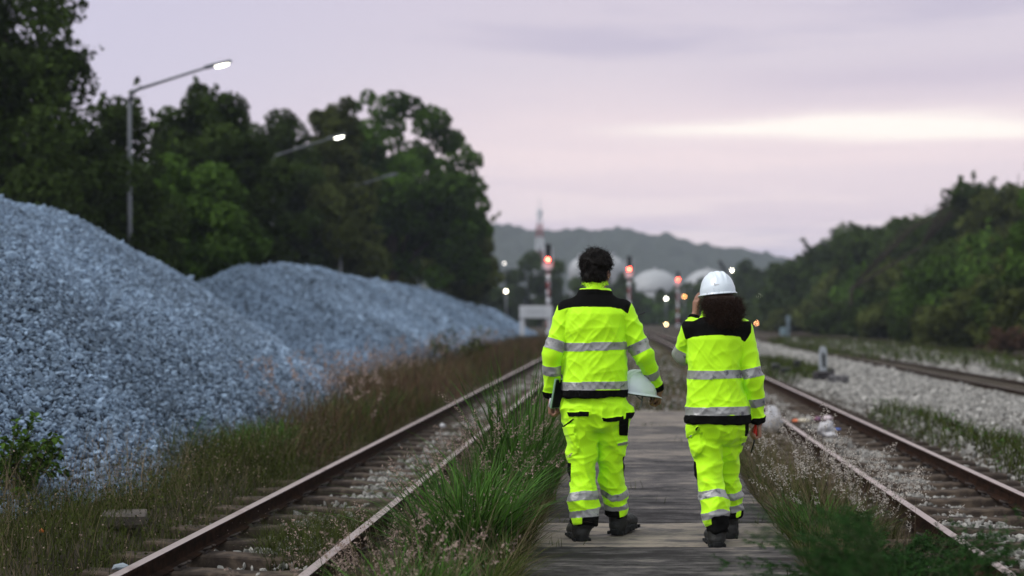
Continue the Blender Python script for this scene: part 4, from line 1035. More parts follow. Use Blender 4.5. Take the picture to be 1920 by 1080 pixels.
# tussocks: each clump of tall grass beside the path is a plant of its own
def tussock(label, cx, cy, r, n, h, w, bend, plume=0, ph=.6, mt='grass', pm_='plume', dry=.25, lean=.35):
    a = U(0, 6.283, n); rr = r*np.sqrt(U(0, 1, n)); x = cx+rr*np.cos(a); y = cy+rr*np.sin(a)
    pos = np.stack([x, y, tz(x, y)], 1); az = a+grg.normal(0, .7, n)
    m1 = blades(pos, h*grg.uniform(.45, 1.1, n), np.full(n, w)*U(.6, 1.25, n), np.abs(grg.normal(bend, .22, n)), grg, 6, az, lean)[:3]
    k = int(n*dry); a = U(0, 6.283, k); x = cx+r*1.15*np.cos(a)*U(0, 1, k); y = cy+r*1.15*np.sin(a)*U(0, 1, k)
    m2 = blades(np.stack([x, y, tz(x, y)], 1), h*U(.2, .7, k), np.full(k, w*.5), np.abs(grg.normal(bend*1.2, .3, k)), grg, 5, a+grg.normal(0, .9, k), .5)[:3]
    ms = [m1, m2]; mats_ = [M[mt], M['straw']]; pn = ['dry_blades']
    if plume:
        a = U(0, 6.283, plume); x = cx+r*np.cos(a)*U(.2, 1.1, plume); y = cy+r*np.sin(a)*U(.2, 1.1, plume)
        st, fl = plumes(np.stack([x, y, tz(x, y)], 1), ph*U(.7, 1.2, plume), grg, az=a)
        ms += [st, fl]; mats_ += [M['straw'], M[pm_]]; pn += ['stalks', 'seed_heads']
    o = veg('grass_tussock', label, 'grass tussock', ms, mats_, None, 'grass tussocks beside the path', pn)
    return o
tussock('big bright green tussock arching over the near edge of the path', -.96, 8.35, .26, 620, .74, .0150, .55, 14, .66)
tussock('tall upright green tussock by the left elbow of the bare headed person', -.78, 10.5, .24, 330, 1.22, .0145, .30, 22, .85, lean=.2)
tussock('broad green tussock with pale seed heads just behind the tall upright one', -1.0, 10.0, .34, 380, .80, .013, .45, 34, .72)
tussock('dark green blades in the lower middle, closest to the camera', -1.05, 6.75, .24, 260, .50, .013, .45, 14, .5, dry=.5)
tussock('dry pinkish tussock leaning over the half hidden rail', -1.42, 8.0, .30, 260, .42, .005, .6, 24, .5, 'grass_dull', 'plume', 1.)
tussock('small green tussock at the rail beyond the tall ones', -1.15, 12.8, .3, 240, .6, .011, .4, 26, .62, 'grass', 'plume')
tussock('grey green tussock with white seed heads right of the curly haired person', 1.38, 10.2, .30, 330, .52, .006, .45, 40, .74, 'grass_dull', 'plume_w')
tussock('low green tussock at the path edge below the white seed heads', 1.22, 9.0, .26, 300, .40, .009, .6, 12, .5, 'grass', 'plume_w')
tussock('pale feathery tussock against the near rail of the right track', 1.62, 9.9, .24, 220, .46, .006, .5, 40, .60, 'grass_dull', 'plume_w', .8)

def rnd_area(n, x0, x1, y0, y1, dn=1., edge=None):
    y = y0+(y1-y0)*U(0, 1, n)**dn; x = U(x0, x1, n)+cx_of(y)
    return x, y
# strip left of the path
x, y = rnd_area(5200, -1.62, -.62, 5.8, 24, 1.6); k = nz2(x, y, .9, 1)+.35*U(-1, 1, len(x)) > -.05; x, y = x[k], y[k]
mA = blades(np.stack([x, y, tz(x, y)], 1), U(.10, .38, len(x)), np.full(len(x), .007), U(.2, .9, len(x)), grg, 4)[:3]
x, y = rnd_area(3800, -1.62, -.66, 5.8, 24, 1.6)
mB = blades(np.stack([x, y, tz(x, y)], 1), U(.08, .34, len(x)), np.full(len(x), .004), U(.2, 1., len(x)), grg, 4)[:3]
x, y = rnd_area(120, -1.6, -.7, 6., 22, 1.5)
st, fl = plumes(np.stack([x, y, tz(x, y)], 1), U(.35, .6, len(x)), grg)
veg('grass', 'rough mixed grass between the left track and the path', 'grass', [mA, mB, st, fl], [M['grass'], M['straw'], M['straw'], M['plume']], 'stuff', None, ('dry_blades', 'stalks', 'seed_heads'))
# strip right of the path
x, y = rnd_area(5200, 1.0, 1.92, 6.5, 26, 1.4); k = nz2(x, y, .9, 4)+.35*U(-1, 1, len(x)) > -.2; x, y = x[k], y[k]
mA = blades(np.stack([x, y, tz(x, y)], 1), U(.10, .36, len(x)), np.full(len(x), .006), U(.2, .9, len(x)), grg, 4)[:3]
x, y = rnd_area(5200, 1.0, 1.95, 7.5, 26, 1.3)
mB = blades(np.stack([x, y, tz(x, y)], 1), U(.12, .46, len(x)), np.full(len(x), .0035), U(.1, .8, len(x)), grg, 4)[:3]
x, y = rnd_area(90, 1.05, 1.95, 9., 20, 1.4)
st, fl = plumes(np.stack([x, y, tz(x, y)], 1), U(.4, .68, len(x)), grg)
veg('grass', 'rough grey green grass between the path and the right track', 'grass', [mA, mB, st, fl], [M['grass_dull'], M['straw'], M['straw'], M['plume_w']], 'stuff', None, ('dry_blades', 'stalks', 'seed_heads'))
# grass beyond the end of the path and inside the left track
x, y = rnd_area(5000, -1.3, 1.75, 20.6, 80, 1.4); k = nz2(x, y, .35, 14)+.3*U(-1, 1, len(x)) > -.08; x, y = x[k], y[k]
mA = blades(np.stack([x, y, tz(x, y)], 1), U(.10, .34, len(x)), .008+.0004*y, U(.2, .8, len(x)), grg, 3)[:3]
x, y = rnd_area(2600, -1.3, 1.75, 20.6, 80, 1.3)
mB = blades(np.stack([x, y, tz(x, y)], 1), U(.1, .4, len(x)), .005+.0003*y, U(.1, .8, len(x)), grg, 3)[:3]
veg('grass', 'patchy grass beyond the far end of the path', 'grass', [mA, mB], [M['grass_dull'], M['straw']], 'stuff', None, ('dry_blades',))
# blades that lean out over both edges of the path
n = 2600; y = 6.2+13*U(0, 1, n)**1.3; sd_ = np.where(U(0, 1, n) < .72, -1, 1); k = (nz2(y*0+sd_, y, .8, 60)+.4*U(-1, 1, n) > -.12); y = y[k]; sd_ = sd_[k]; n = len(y)
x = np.where(sd_ < 0, -.64, 1.03)+U(-.08, .06, n)*-sd_; az_ = np.where(sd_ < 0, 0, math.pi)+grg.normal(0, .7, n)
mA = blades(np.stack([x, y, tz(x, y)+.04], 1), U(.12, .42, n), np.full(n, .007), U(.35, 1., n), grg, 5, az_, .5)[:3]
n2 = 1300; y2 = 6.4+13*U(0, 1, n2)**1.2; s2 = np.where(U(0, 1, n2) < .6, -1, 1); x2 = np.where(s2 < 0, -.61, 1.0)+U(-.05, .05, n2)
mB = blades(np.stack([x2, y2, tz(x2, y2)+.04], 1), U(.1, .35, n2), np.full(n2, .004), U(.4, 1.1, n2), grg, 5, np.where(s2 < 0, 0, math.pi)+grg.normal(0, .9, n2), .6)[:3]
veg('grass', 'grass blades leaning over the edges of the path', 'grass', [mA, mB], [M['grass_dull'], M['straw']], 'stuff', None, ('dry_blades',))
def patch(cx, cy, rx, ry, n):
    a = U(0, 6.283, n); r = np.sqrt(U(0, 1, n)); return cx+rx*r*np.cos(a), cy+ry*r*np.sin(a)
x, y = patch(-2.05, 9.7, .42, .95, 3600)
mA = blades(np.stack([x, y, tz(x, y)+.02], 1), U(.12, .36, len(x)), np.full(len(x), .005), U(.2, 1., len(x)), grg, 4)[:3]
veg('grass', 'low patch of grass growing between the rails of the left track', 'grass', [mA, specks(mA[0].reshape(len(x), -1, 3)[:500, -1], .007, grg, 1.2)], [M['grass_dull'], M['plume']], 'stuff', None, ('seed_heads',))
# green patches on the stone bed to the right
for (cx_, cy_, rx, ry, n, lb) in ((4.0, 12.8, .42, 3.4, 2600, 'dark green grass strip along the right hand rail'), (4.95, 13.0, .65, .9, 1300, 'grass patch on the stone bed near the right picture edge'), (3.75, 18.5, .35, 3., 1100, 'thin green grass beside the right hand rail'), (4.0, 37, .8, 7, 2600, 'grass behind the dark blocks'), (10.2, 30, 1.3, 9, 3200, 'grass between the third and the last track'), (10.0, 60, 3.2, 22, 5000, 'pale grass along the far tracks')):
    x, y = patch(cx_, cy_, rx, ry, n); x = x+cx_of(y)
    mA = blades(np.stack([x, y, tz(x, y)], 1), U(.06, .24, n)*(1+cy_/60), np.full(n, .006+.0004*cy_), U(.2, .9, n), grg, 3)[:3]
    k = n//5
    veg('grass', lb, 'grass', [mA, specks(np.stack([x[:k], y[:k], tz(x[:k], y[:k])+U(.05, .2, k)], 1), .010+.0005*cy_, grg)], [M['grass_dull'], M['grass']], 'stuff', None, ('leaves',))
# verge left of the left track: wiry weeds with small pale flower heads, then reddish grass with pink plumes
def verge_edge(y): return np.interp(y, [5, 9, 11.5, 13, 16, 22, 30, 45, 90], [-6.5, -5.6, -4.5, -4.35, -4.5, -5.2, -5.8, -6.2, -6.6])
def verge(n, y0, y1, dn, thr, sd, sc=.5):
    y = y0+(y1-y0)*U(0, 1, n)**dn; e = verge_edge(y); x = e+(-3.0-e)*U(0, 1, n)**.8
    k = nz2(x, y, sc, sd)+.3*U(-1, 1, n) > thr
    return x[k]+cx_of(y[k]), y[k]
x, y = verge(30000, 5.8, 24, 1.15, -.3, 21)
mA = blades(np.stack([x, y, tz(x, y)], 1), U(.12, .46, len(x))*np.clip(.75+.6*nz2(x, y, .8, 50), .4, 1.3), np.full(len(x), .0048), U(.1, .8, len(x)), grg, 4)[:3]
n = len(x); mB_ = specks(np.stack([x, y, tz(x, y)+U(.03, .28, n)], 1)+grg.normal(0, .03, (n, 3)), .013, grg)
x2, y2 = verge(2600, 5.8, 22, 1.3, -.25, 21); c = np.stack([x2, y2, tz(x2, y2)+U(.14, .34, len(x2))], 1)
x3, y3 = verge(6000, 5.8, 26, 1.2, -.2, 25)
mC = blades(np.stack([x3, y3, tz(x3, y3)], 1), U(.14, .42, len(x3)), np.full(len(x3), .0035), U(.1, .7, len(x3)), grg, 4)[:3]
veg('weeds', 'wiry olive weeds with tiny pale flower heads beside the left track', 'weeds', [mA, mB_, mC, specks(c, .010, grg, 1.1)], [M['grass_dull'], M['grass_dull'], M['straw'], M['plume']], 'stuff', None, ('leaves', 'dry_blades', 'flowers'))
x, y = verge(10000, 14, 75, 1.4, -.3, 40, .3)
mA = blades(np.stack([x, y, tz(x, y)], 1), U(.2, .95, len(x))*np.interp(y, [14, 18, 40, 75], [.5, 1., .9, .7]), .003+.0003*y, U(.1, .8, len(x)), grg, 4)[:3]
x, y = verge(15000, 13, 75, 1.3, -.25, 44, .22)
mB_ = blades(np.stack([x, y, tz(x, y)], 1), U(.15, .62, len(x)), .004+.0003*y, U(.1, .8, len(x)), grg, 4)[:3]
y = 17+45*U(0, 1, 420)**1.4; x = verge_edge(y)+U(-.1, 1.5, 420)+cx_of(y)
st, fl = plumes(np.stack([x, y, tz(x, y)], 1), U(.5, 1.05, len(x)), grg, .24, 26, .35, .014)
veg('weeds', 'reddish brown dry grass with pink plumes at the foot of the gravel piles', 'weeds', [mA, mB_, st, fl], [M['reddish'], M['grass_dull'], M['straw'], M['plume']], 'stuff', None, ('green_blades', 'stalks', 'seed_heads'))
x, y = patch(-3.75, 14.6, .35, .9, 900)
mA = blades(np.stack([x, y, tz(x, y)], 1), U(.15, .5, len(x)), np.full(len(x), .009), U(.1, .8, len(x)), grg, 4)[:3]
o = veg('grass_tussock', 'green leafy tussock among the reddish grass left of the left track', 'grass tussock', [mA], [M['grass']])
x, y = patch(-3.85, 20.5, .5, 2.2, 1100)
mA = blades(np.stack([x, y, tz(x, y)], 1), U(.15, .45, len(x)), np.full(len(x), .011), U(.1, .8, len(x)), grg, 4)[:3]
o = veg('grass_tussock', 'longer green patch beside the left rail, farther off', 'grass tussock', [mA], [M['grass']])
a_ = U(0, 6.283, 60); x = -4.55+.22*np.cos(a_); y = 14.2+.2*np.sin(a_)
mA = blades(np.stack([x, y, tz(x, y)], 1), U(.3, .62, 60), np.full(60, .014), U(.2, .9, 60), grg, 6, a_, .6)[:3]
o = veg('grass_tussock', 'spindly broad bladed tussock standing in front of the blue gravel', 'grass tussock', [mA], [M['grass']])

# tall dry stems standing loose through the verge and the strip by the path, weeds in the joints of the path
x, y = verge(5200, 6, 34, 1.1, .0, 71, .6)
x3, y3 = rnd_area(700, -1.6, -.62, 6.2, 18, 1.4)
x = np.concatenate([x, x3]); y = np.concatenate([y, y3])
mA = blades(np.stack([x, y, tz(x, y)], 1), U(.25, .72, len(x))*np.interp(x, [-5.5, -4.5, -3.4, -3.05, -2, -1], [1.1, 1.1, .75, .45, .9, 1.]), .0026+.00022*y, U(.05, .6, len(x)), grg, 5, None, .45)[:3]
k = grg.integers(0, len(x), 2600); c = np.stack([x[k], y[k], tz(x[k], y[k])+U(.12, .5, 2600)], 1)+grg.normal(0, .04, (2600, 3))
veg('weeds', 'loose tall dry stems standing through the grass', 'weeds', [mA, specks(c, .009, grg, 1.4)], [M['straw'], M['plume']], 'stuff', None, ('flowers',))
n = 900; j = grg.integers(2, len(edges)-1, n); y = np.array(edges)[j]+grg.normal(0, .03, n); x = U(-.6, 1., n); k = (np.abs(x-.2) > .42+.3*U(0, 1, n)) | (nz2(x, y, 1.7, 90) > .28); x, y = x[k], y[k]
mA = blades(np.stack([x, y, np.zeros(len(x))-.01], 1), U(.02, .12, len(x)), np.full(len(x), .005), U(.3, 1., len(x)), grg, 4)[:3]
veg('weeds', 'small weeds in the joints of the path', 'weeds', [mA], [M['grass_dull']], 'stuff')

# leafy plants
def leaf_faces(c, ax, n_, L, Wd, rg):
    """pointed leaves: six corners each, folded a little along the midrib"""
    n = len(c); s = np.cross(ax, n_); s /= np.maximum(np.linalg.norm(s, axis=1), 1e-6)[:, None]; nn = np.cross(s, ax)
    L = L*rg.uniform(.6, 1.2, n)[:, None]; Wd = Wd*rg.uniform(.7, 1.1, n)[:, None]
    P0 = c; P1 = c+ax*L*.33+s*Wd*.5+nn*Wd*.12; P2 = c+ax*L*.7+s*Wd*.33+nn*Wd*.06-np.array([0, 0, 1])*L*.05; P3 = c+ax*L-np.array([0, 0, 1])*L*.16; P4 = c+ax*L*.7-s*Wd*.33+nn*Wd*.06-np.array([0, 0, 1])*L*.05; P5 = c+ax*L*.33-s*Wd*.5+nn*Wd*.12
    V = np.stack([P0, P1, P2, P3, P4, P5], 1).reshape(-1, 3); b_ = (np.arange(n)*6)[:, None]
    Q = np.concatenate([b_+np.array([0, 1, 2, 3]), b_+np.array([0, 3, 4, 5])])
    return V, Q, np.repeat(rg.uniform(0, 1, n), 6)
def shrub(name, label, cat, loc, R_, H, nst, nl, L, Wd, mt, seed, droop=.2):
    rg = np.random.default_rng(seed); st = MB(); C = []; AX = []
    for k in range(nst):
        a = rg.uniform(0, 6.283); ln = rg.uniform(.5, 1.1); tip = np.array([R_*math.cos(a)*ln, R_*math.sin(a)*ln, H*rg.uniform(.45, 1.05)])
        mid = tip*.5+np.array([0, 0, H*.12])+rg.normal(0, .03, 3); pts = [(1-t)**2*np.zeros(3)+2*t*(1-t)*mid+t*t*(tip-np.array([0, 0, droop*H*t])) for t in np.linspace(0, 1, 7)]
        st.tube(pts, [.007*(1-.75*t)*H/.6 for t in np.linspace(0, 1, 7)], 5)
        for j in range(nl):
            t = rg.uniform(.3, 1.); i = min(5, int(t*6)); q = np.array(pts[i])+(np.array(pts[i+1])-pts[i])*(t*6-i); d = np.array(pts[i+1])-pts[i]; d /= np.linalg.norm(d)
            ax = d*.5+rg.normal(size=3)*.6+np.array([0, 0, -.15]); ax /= np.linalg.norm(ax); C.append(q+ax*.015); AX.append(ax)
    o = empty(name, loc); st.build('stems', M['stem'], o, True)
    C = np.array(C); AX = np.array(AX); nn = np.tile([0, 0, 1.], (len(C), 1))+rg.normal(0, .4, (len(C), 3))
    v, q, t = leaf_faces(C, AX, nn, L, Wd, rg); f_ = mesh('leaves', v, q, mt, o, False, tint=t); f_['kind'] = 'stuff'
    return tag(o, label, cat)
shrub('shrub', 'broad leaved shrub at the foot of the gravel pile, left picture edge', 'shrub', (-4.62, 10.6, -.12), .46, .85, 30, 60, .058, .038, M['leaf_mid'], 5)
shrub('shrub', 'thin twiggy shrub rising from the reddish grass before the far gravel pile', 'shrub', (-4.55, 38, -.1), 1.0, 1.4, 22, 26, .15, .05, M['leaf_olive'], 6)
shrub('shrub', 'rust brown bush at the right picture edge below the bank', 'shrub', (13.95, 52, -.1), 1.1, 1.2, 26, 40, .2, .12, M['reddish'], 7)
# feathery leaved bush close to the camera, lower right
M['fern'] = mat('fern_leaf', (.018, .050, .011), .7, tint=.75, spec=.06, trans=.3)
def feathery(label, loc, R_, H, n, seed, a0, a1, L=.017, zmin=.2):
    rg = np.random.default_rng(seed); st = MB(); C = []; AX = []
    for k in range(n):
        a = rg.uniform(a0, a1); ln = rg.uniform(.35, 1.)
        tip = np.array([R_*math.cos(a)*ln, R_*math.sin(a)*ln*.8, H*rg.uniform(zmin, 1.)]); mid = tip*.45+np.array([0, 0, H*.45])
        pts = [2*t*(1-t)*mid+t*t*tip for t in np.linspace(0, 1, 9)]; st.tube(pts, [.004*(1-.7*t) for t in np.linspace(0, 1, 9)], 4)
        for i in range(2, 9):
            for s in (-1, 1):
                for rep in range(2):
                    p = np.array(pts[i]); d = np.array(pts[i])-pts[i-1]; d /= np.linalg.norm(d); sd = np.cross(d, (0, 0, 1)); sd /= np.linalg.norm(sd)+1e-9
                    ax = nrm(d*.6+s*sd*rg.uniform(.5, 1.)+rg.normal(0, .2, 3)); ll = .09*rg.uniform(.6, 1.2)
                    for u in np.linspace(.15, 1, 8):
                        for s2 in (-1, 1):
                            C.append(p+ax*ll*u); AX.append(nrm(ax*.5+s2*np.cross(ax, (0, 0, 1))+rg.normal(0, .25, 3)))
    o = empty('feathery_bush', loc); st.build('stems', M['stem'], o, True)
    C = np.array(C); v, q, t = leaf_faces(C, np.array(AX), np.tile([0, 0, 1.], (len(C), 1))+rg.normal(0, .35, (len(C), 3)), L, L*.5, rg)
    f_ = mesh('leaves', v, q, M['fern'], o, False, tint=t); f_['kind'] = 'stuff'
    return tag(o, label, 'bush', 'low feathery bushes in the lower right')
feathery('dark feathery bush spreading across the near rail, lower right', (1.15, 5.9, -.1), .80, .62, 74, 3, 0, 6.283, .018, .3)
feathery('feathery sprays arching left over the path, closest to the camera', (.95, 4.45, -.1), .62, .86, 36, 4, 2.3, 4.0, .014, .6)
feathery('dark feathery bush behind the near one, beside the path edge', (1.30, 7.2, -.08), .55, .34, 50, 8, 0, 6.283)
# ------------------------------------------------------------------ the two workers
def plane_cut(p, axis, r):
    p = np.array(p, np.float32); a = nrm(axis).astype(np.float32)
    f = lambda X, Y, Z: -((X-p[0])*a[0]+(Y-p[1])*a[1]+(Z-p[2])*a[2])
    f.lo = p-r; f.hi = p+r
    return f

def folds(V, sc, seed, sharp=2.0, rot=None):
    Pt = V if rot is None else V @ np.array(rot).T
    w = np.stack([vnoise(V, (5, 5, 5), seed+11), vnoise(V, (5, 5, 5), seed+23), vnoise(V, (5, 5, 5), seed+37)], 1)*.035
    n = vnoise(Pt+w, sc, seed)
    return (1-np.abs(n)*1.7).clip(0, 1)**sharp-.45

def build_person(c):
    s = c['s']; cx, gy = c['cx'], c['gy']
    jx = lambda px: (px-cx)*s
    jz = lambda py: (gy-py)*s
    J = lambda px, py, y=0.: (jx(px), y, jz(py))
    poly = lambda pts: [(jx(a), jz(b_)) for a, b_ in pts]
    rg = np.random.default_rng(c['seed'])
    # ---- body: one continuous skin
    aL = [(J(*p[:3]), p[3]) for p in c['armL']]; aR = [(J(*p[:3]), p[3]) for p in c['armR']]
    lL = [(J(*p[:3]), p[3]) for p in c['legL']]; lR = [(J(*p[:3]), p[3]) for p in c['legR']]
    hc = J(*c['head']); hp, eyes, HT = head_prims(hc, c['head_rz'], c['head_s'])
    nk = J(*c['neck'])
    body = list(hp)
    body.append((cone((hc[0], hc[1]-.02, hc[2]-.07), nk, .054*c['head_s'], .060*c['head_s']), .03))
    T_ = c['torso']
    rows = [(jz(r[0]), jx((r[1]+r[2])/2), r[3], (r[2]-r[1])/2*s*.80, r[4]*.78) for r in T_]
    body.append((loft(rows, 2.1), .05))
    for ch in (aL, aR):
        body.append((cone(nk[:2]+(nk[2]-.08,), ch[0][0], .06, .05), .04))
        for a, q in zip(ch, ch[1:]): body.append((cone(a[0], q[0], a[1]*.66, q[1]*.66), .03))
    for ch in (lL, lR):
        for i, (a, q) in enumerate(zip(ch, ch[1:])): body.append((cone(a[0], q[0], (a[1]*.68 if i < len(ch)-3 else a[1]*.4), q[1]*.62 if i < len(ch)-2 else .026), .02 if i > len(ch)-4 else .04))
    for ch, h in ((aL, c['handL']), (aR, c['handR'])):
        a, w = np.array(ch[-2][0]), np.array(ch[-1][0]); w2 = w+nrm(h['axis'])*.005+np.array(h.get('off', (0, 0, 0)))
        body.append((cone(w-nrm(w-a)*.05, w2, .028, .023), .015))
        body += hand_prims(w2, h['axis'], h['n'], h['side'], h['curl'], h.get('thumb', .5), h.get('S', 1.), h.get('spread', .06))
    for ft in (c['bootL'], c['bootR']):
        p = (jx(ft[0])+math.sin(ft[3])*.075, ft[1]+math.cos(ft[3])*.075, ft[2]+.065); q = (p[0]+math.sin(ft[3])*.11, p[1]+math.cos(ft[3])*.11, p[2]-.02)
        ank = (lL if ft is c['bootL'] else lR)[-1][0]
        body.append((cone(ank, p, .024, .024), .01)); body.append((cone(p, q, .026, .022), .01))
    V, Q = isosurf(body, .0042, 1)
    person = mesh('person', V, Q, M['skin'], None, True)
    person.location = (c['X'], c['Y'], c['Z'])
    tag(person, c['label'], 'person', c.get('group'))
    eb = MB()
    for e in eyes:
        eb = MB(); eb.ball(e, .0125, 12); eb.build('eye', M['whitep'], person, True)
        # dark iris facing the same way as the face
        d = Matrix.Rotation(c['head_rz'], 3, 'Z') @ Vector((0, 1, 0)); ib = MB(); ib.ball(tuple(Vector(e)+d*.0085), .0058, 10); ib.build('iris', M['hair'], person, True)
    # ---- jacket
    L, Rr = Chain(aL), Chain(aR)
    rows = [(jz(r[0]), jx((r[1]+r[2])/2), r[3], (r[2]-r[1])/2*s, r[4]) for r in T_]
    tor = loft(rows, 2.25)
    sp = [(tor, 0.)]
    for ch in (aL, aR):
        sp.append((cone((nk[0], nk[1]-.005, nk[2]-.066), (ch[0][0][0]*.92, ch[0][0][1], ch[0][0][2]+.006), .056, ch[0][1]*.92), .03))
    sp += L.prims(.022)+Rr.prims(.022)
    cl = c['collar']; crow = [(jz(r[0]), jx((r[1]+r[2])/2), r[3], (r[2]-r[1])/2*s, r[4]) for r in cl]
    sp.append((loft(crow, 2.), .012))
    inner = [(z+(.03 if i == 0 else 0.02), x, y, a-.009, b_-.009) for i, (z, x, y, a, b_) in enumerate(crow)]
    sp.append((loft(inner, 2.), -1))
    for ch in (aL, aR): sp.append((plane_cut(ch[-1][0], np.array(ch[-1][0])-np.array(ch[-2][0]), .09), -1))
    V, Q = isosurf(sp, .0052, 2)
    dT = np.abs(tor(V[:, 0], V[:, 1], V[:, 2])); dL, tL = L.locate(V); dR, tR = Rr.locate(V)
    reg = np.where((dL < dT) & (dL < dR), 1, np.where((dR < dT), 2, 0))
    # sleeve vertices belong to the sleeve only outside the torso's flat back
    N = vnormals(V, Q)
    d = np.zeros(len(V))
    rotA = Matrix.Rotation(R(38), 3, 'Y'); rotB = Matrix.Rotation(R(-42), 3, 'Y')
    tors = folds(V, (15, 8, 5), c['seed']+2, 3., rotB)*.004+folds(V, (16, 8, 5.5), c['seed']+4, 3., rotA)*.004+folds(V, (7.5, 4, 2.6), c['seed'], 2.2, rotA)*.0065+folds(V, (9, 4, 3.2), c['seed']+3, 2.2, rotB)*.0055+folds(V, (4, 4, 11), c['seed']+5, 2.5)*.003
    slv = folds(V, (5, 5, 13), c['seed']+7, 2., rotA)*.010+folds(V, (6, 6, 12), c['seed']+9, 2., rotB)*.008
    d = np.where(reg == 0, tors, slv)*c.get('fold', 1.)-.0035*np.exp(-((dT-np.minimum(dL, dR))/.005)**2)
    zc = V[:, 2]; xc = V[:, 0]
    # calmer over the shoulders and collar
    calm = np.clip((zc-jz(c['calm'][1]))/(jz(c['calm'][0])-jz(c['calm'][1])), 0, 1); d *= 1-.8*calm
    # gathered cloth where the hem is drawn in
    V = V+N*d[:, None]
    fc = V[Q].mean(1); fx, fy, fz = fc.T
    freg = np.round(np.median(reg[Q], 1)).astype(int)
    LL = [np.linalg.norm(np.array(aL[i+1][0])-np.array(aL[i][0])) for i in range(len(aL)-1)]; LR = [np.linalg.norm(np.array(aR[i+1][0])-np.array(aR[i][0])) for i in range(len(aR)-1)]
    lab = np.zeros(len(Q), int); vt = {1: tL, 2: tR}
    yoke = inpoly(fx, fz, poly(c['yoke'])) & (fz < jz(cl[0][0])+.3)
    colr = fz > np.interp(fx, [jx(p[0]) for p in c['collar_line']], [jz(p[1]) for p in c['collar_line']])
    lab[yoke & ~colr] = 1
    tilt = 0
    for k, (y0, y1) in enumerate(c['bands']):
        wav = .004*np.sin(fx*9+k)
        m_ = (freg == 0) & (fz < jz(y0)+wav) & (fz > jz(y1)+wav); lab[m_] = 10+k
    m_ = (freg == 0) & (fz < jz(c['bands'][-1][1]+0)+.004*np.sin(fx*9+1)) & (fz < jz(c['hem'])); lab[m_ & (lab == 0)] = 2
    for r_, key, tt in ((1, 'bandsL', tL), (2, 'bandsR', tR)):
        tot = sum(LL if r_ == 1 else LR); ft = tt[Q].mean(1)
        for k, (a, q) in enumerate(c[key]):
            m_ = (freg == r_) & (ft > a*tot) & (ft < q*tot); lab[m_] = 20*r_+k
        m_ = (freg == r_) & (ft > c['cuff']*tot); lab[m_] = 2+r_
    parts = {0: ('jacket', M['hivis'], None, 'yellow high visibility jacket with black shoulders'), 1: ('shoulder_panel', M['black_cloth'], 0, None), 2: ('hem_band', M['black_cloth'], 0, None),
             3: ('cuff', M['black_cloth'], 0, None), 4: ('cuff', M['black_cloth'], 0, None)}
    for k in range(len(c['bands'])): parts[10+k] = ('reflective_band', M['silver'], 0, None)
    for k in range(len(c['bandsL'])): parts[20+k] = ('reflective_band', M['silver'], 0, None)
    for k in range(len(c['bandsR'])): parts[40+k] = ('reflective_band', M['silver'], 0, None)
    lab = main_pieces(Q, lab); V = tidy(V, Q, lab)
    # pieces of tape and trim stand proud of the cloth
    push = np.zeros(len(V)); cnt = np.zeros(len(V)); tot_ = np.zeros(len(V))
    for l, a in [(k, .0022) for k in parts if k >= 10]+[(2, .003), (3, .003), (4, .003)]:
        q = Q[lab == l]
        if len(q):
            u = np.unique(q); push[u] = a
    V = V+vnormals(V, Q)*push[:, None]
    split_build(parts, V, Q, lab, person)
    # ---- trousers
    lc, rc = Chain(lL), Chain(lR)
    hp_ = [(jz(r[0]), jx((r[1]+r[2])/2), r[3], (r[2]-r[1])/2*s, r[4]) for r in c['hips']]
    sp = [(loft(hp_, 2.3), 0.)]
    sp += lc.prims(.02); 
    sp2 = rc.prims(.02)
    sp += sp2
    for p_, r_ in c.get('bumps', []): sp.append((ell(J(*p_), r_), .012))
    for ch in (lL, lR): sp.append((plane_cut(ch[-1][0], (0, -.1, -1), .13), -1))
    V, Q = isosurf(sp, .0052, 2)
    dA, tA = lc.locate(V); dB, tB = rc.locate(V); regl = np.where(dA < dB, 1, 2)
    N = vnormals(V, Q)
    w = folds(V, (7, 5, 6), c['seed']+40, 2.2, rotA)*.010+folds(V, (6, 5, 8), c['seed']+43, 2.2, rotB)*.009+folds(V, (12, 8, 14), c['seed']+46, 2.6, rotA)*.0045+folds(V, (5, 5, 15), c['seed']+47, 2.)*.0045
    low = np.clip((jz(c['knee'])-V[:, 2])/.25, 0, 1)
    w = w*c.get('fold', 1.)+low*folds(V, (4, 4, 12), c['seed']+51, 2.)*.007
    V = V+N*(1.2*w)[:, None]
    fc = V[Q].mean(1); fx, fy, fz = fc.T; fr = np.round(np.median(regl[Q], 1)).astype(int)
    fn = vnormals(V, Q)[Q].mean(1)
    backf = fn[:, 1] < .35
    lab = np.zeros(len(Q), int); parts = {0: ('trousers', M['hivis'], None, None)}; pushes = {}
    nl = 1
    for leg, key in ((1, 'bandsLegL'), (2, 'bandsLegR')):
        for top, bot in c[key]:      # each edge a polyline in photo pixels
            zt = np.interp(fx, [jx(p[0]) for p in top], [jz(p[1]) for p in top]); zb = np.interp(fx, [jx(p[0]) for p in bot], [jz(p[1]) for p in bot])
            lab[(fr == leg) & (fz < zt) & (fz > zb)] = nl; parts[nl] = ('reflective_band', M['silver'], 0, None); pushes[nl] = .002; nl += 1
        lastz = zb
        lab[(fr == leg) & (fz <= lastz)] = nl; parts[nl] = ('leg_cuff', M['black_cloth'], 0, None); nl += 1
    for name, mt, leg, pts, a in c['patches']:
        m_ = inpoly(fx, fz, poly(pts)) & backf & ((fr == leg) | (leg == 0))
        lab[m_] = nl; parts[nl] = (name, M[mt], 0, None); pushes[nl] = a; nl += 1
    lab = main_pieces(Q, lab); V = tidy(V, Q, lab, 3)
    push = np.zeros(len(V))
    for l, a in pushes.items():
        u = np.unique(Q[lab == l]); push[u] = np.maximum(push[u], a)
    V = V+vnormals(V, Q)*push[:, None]
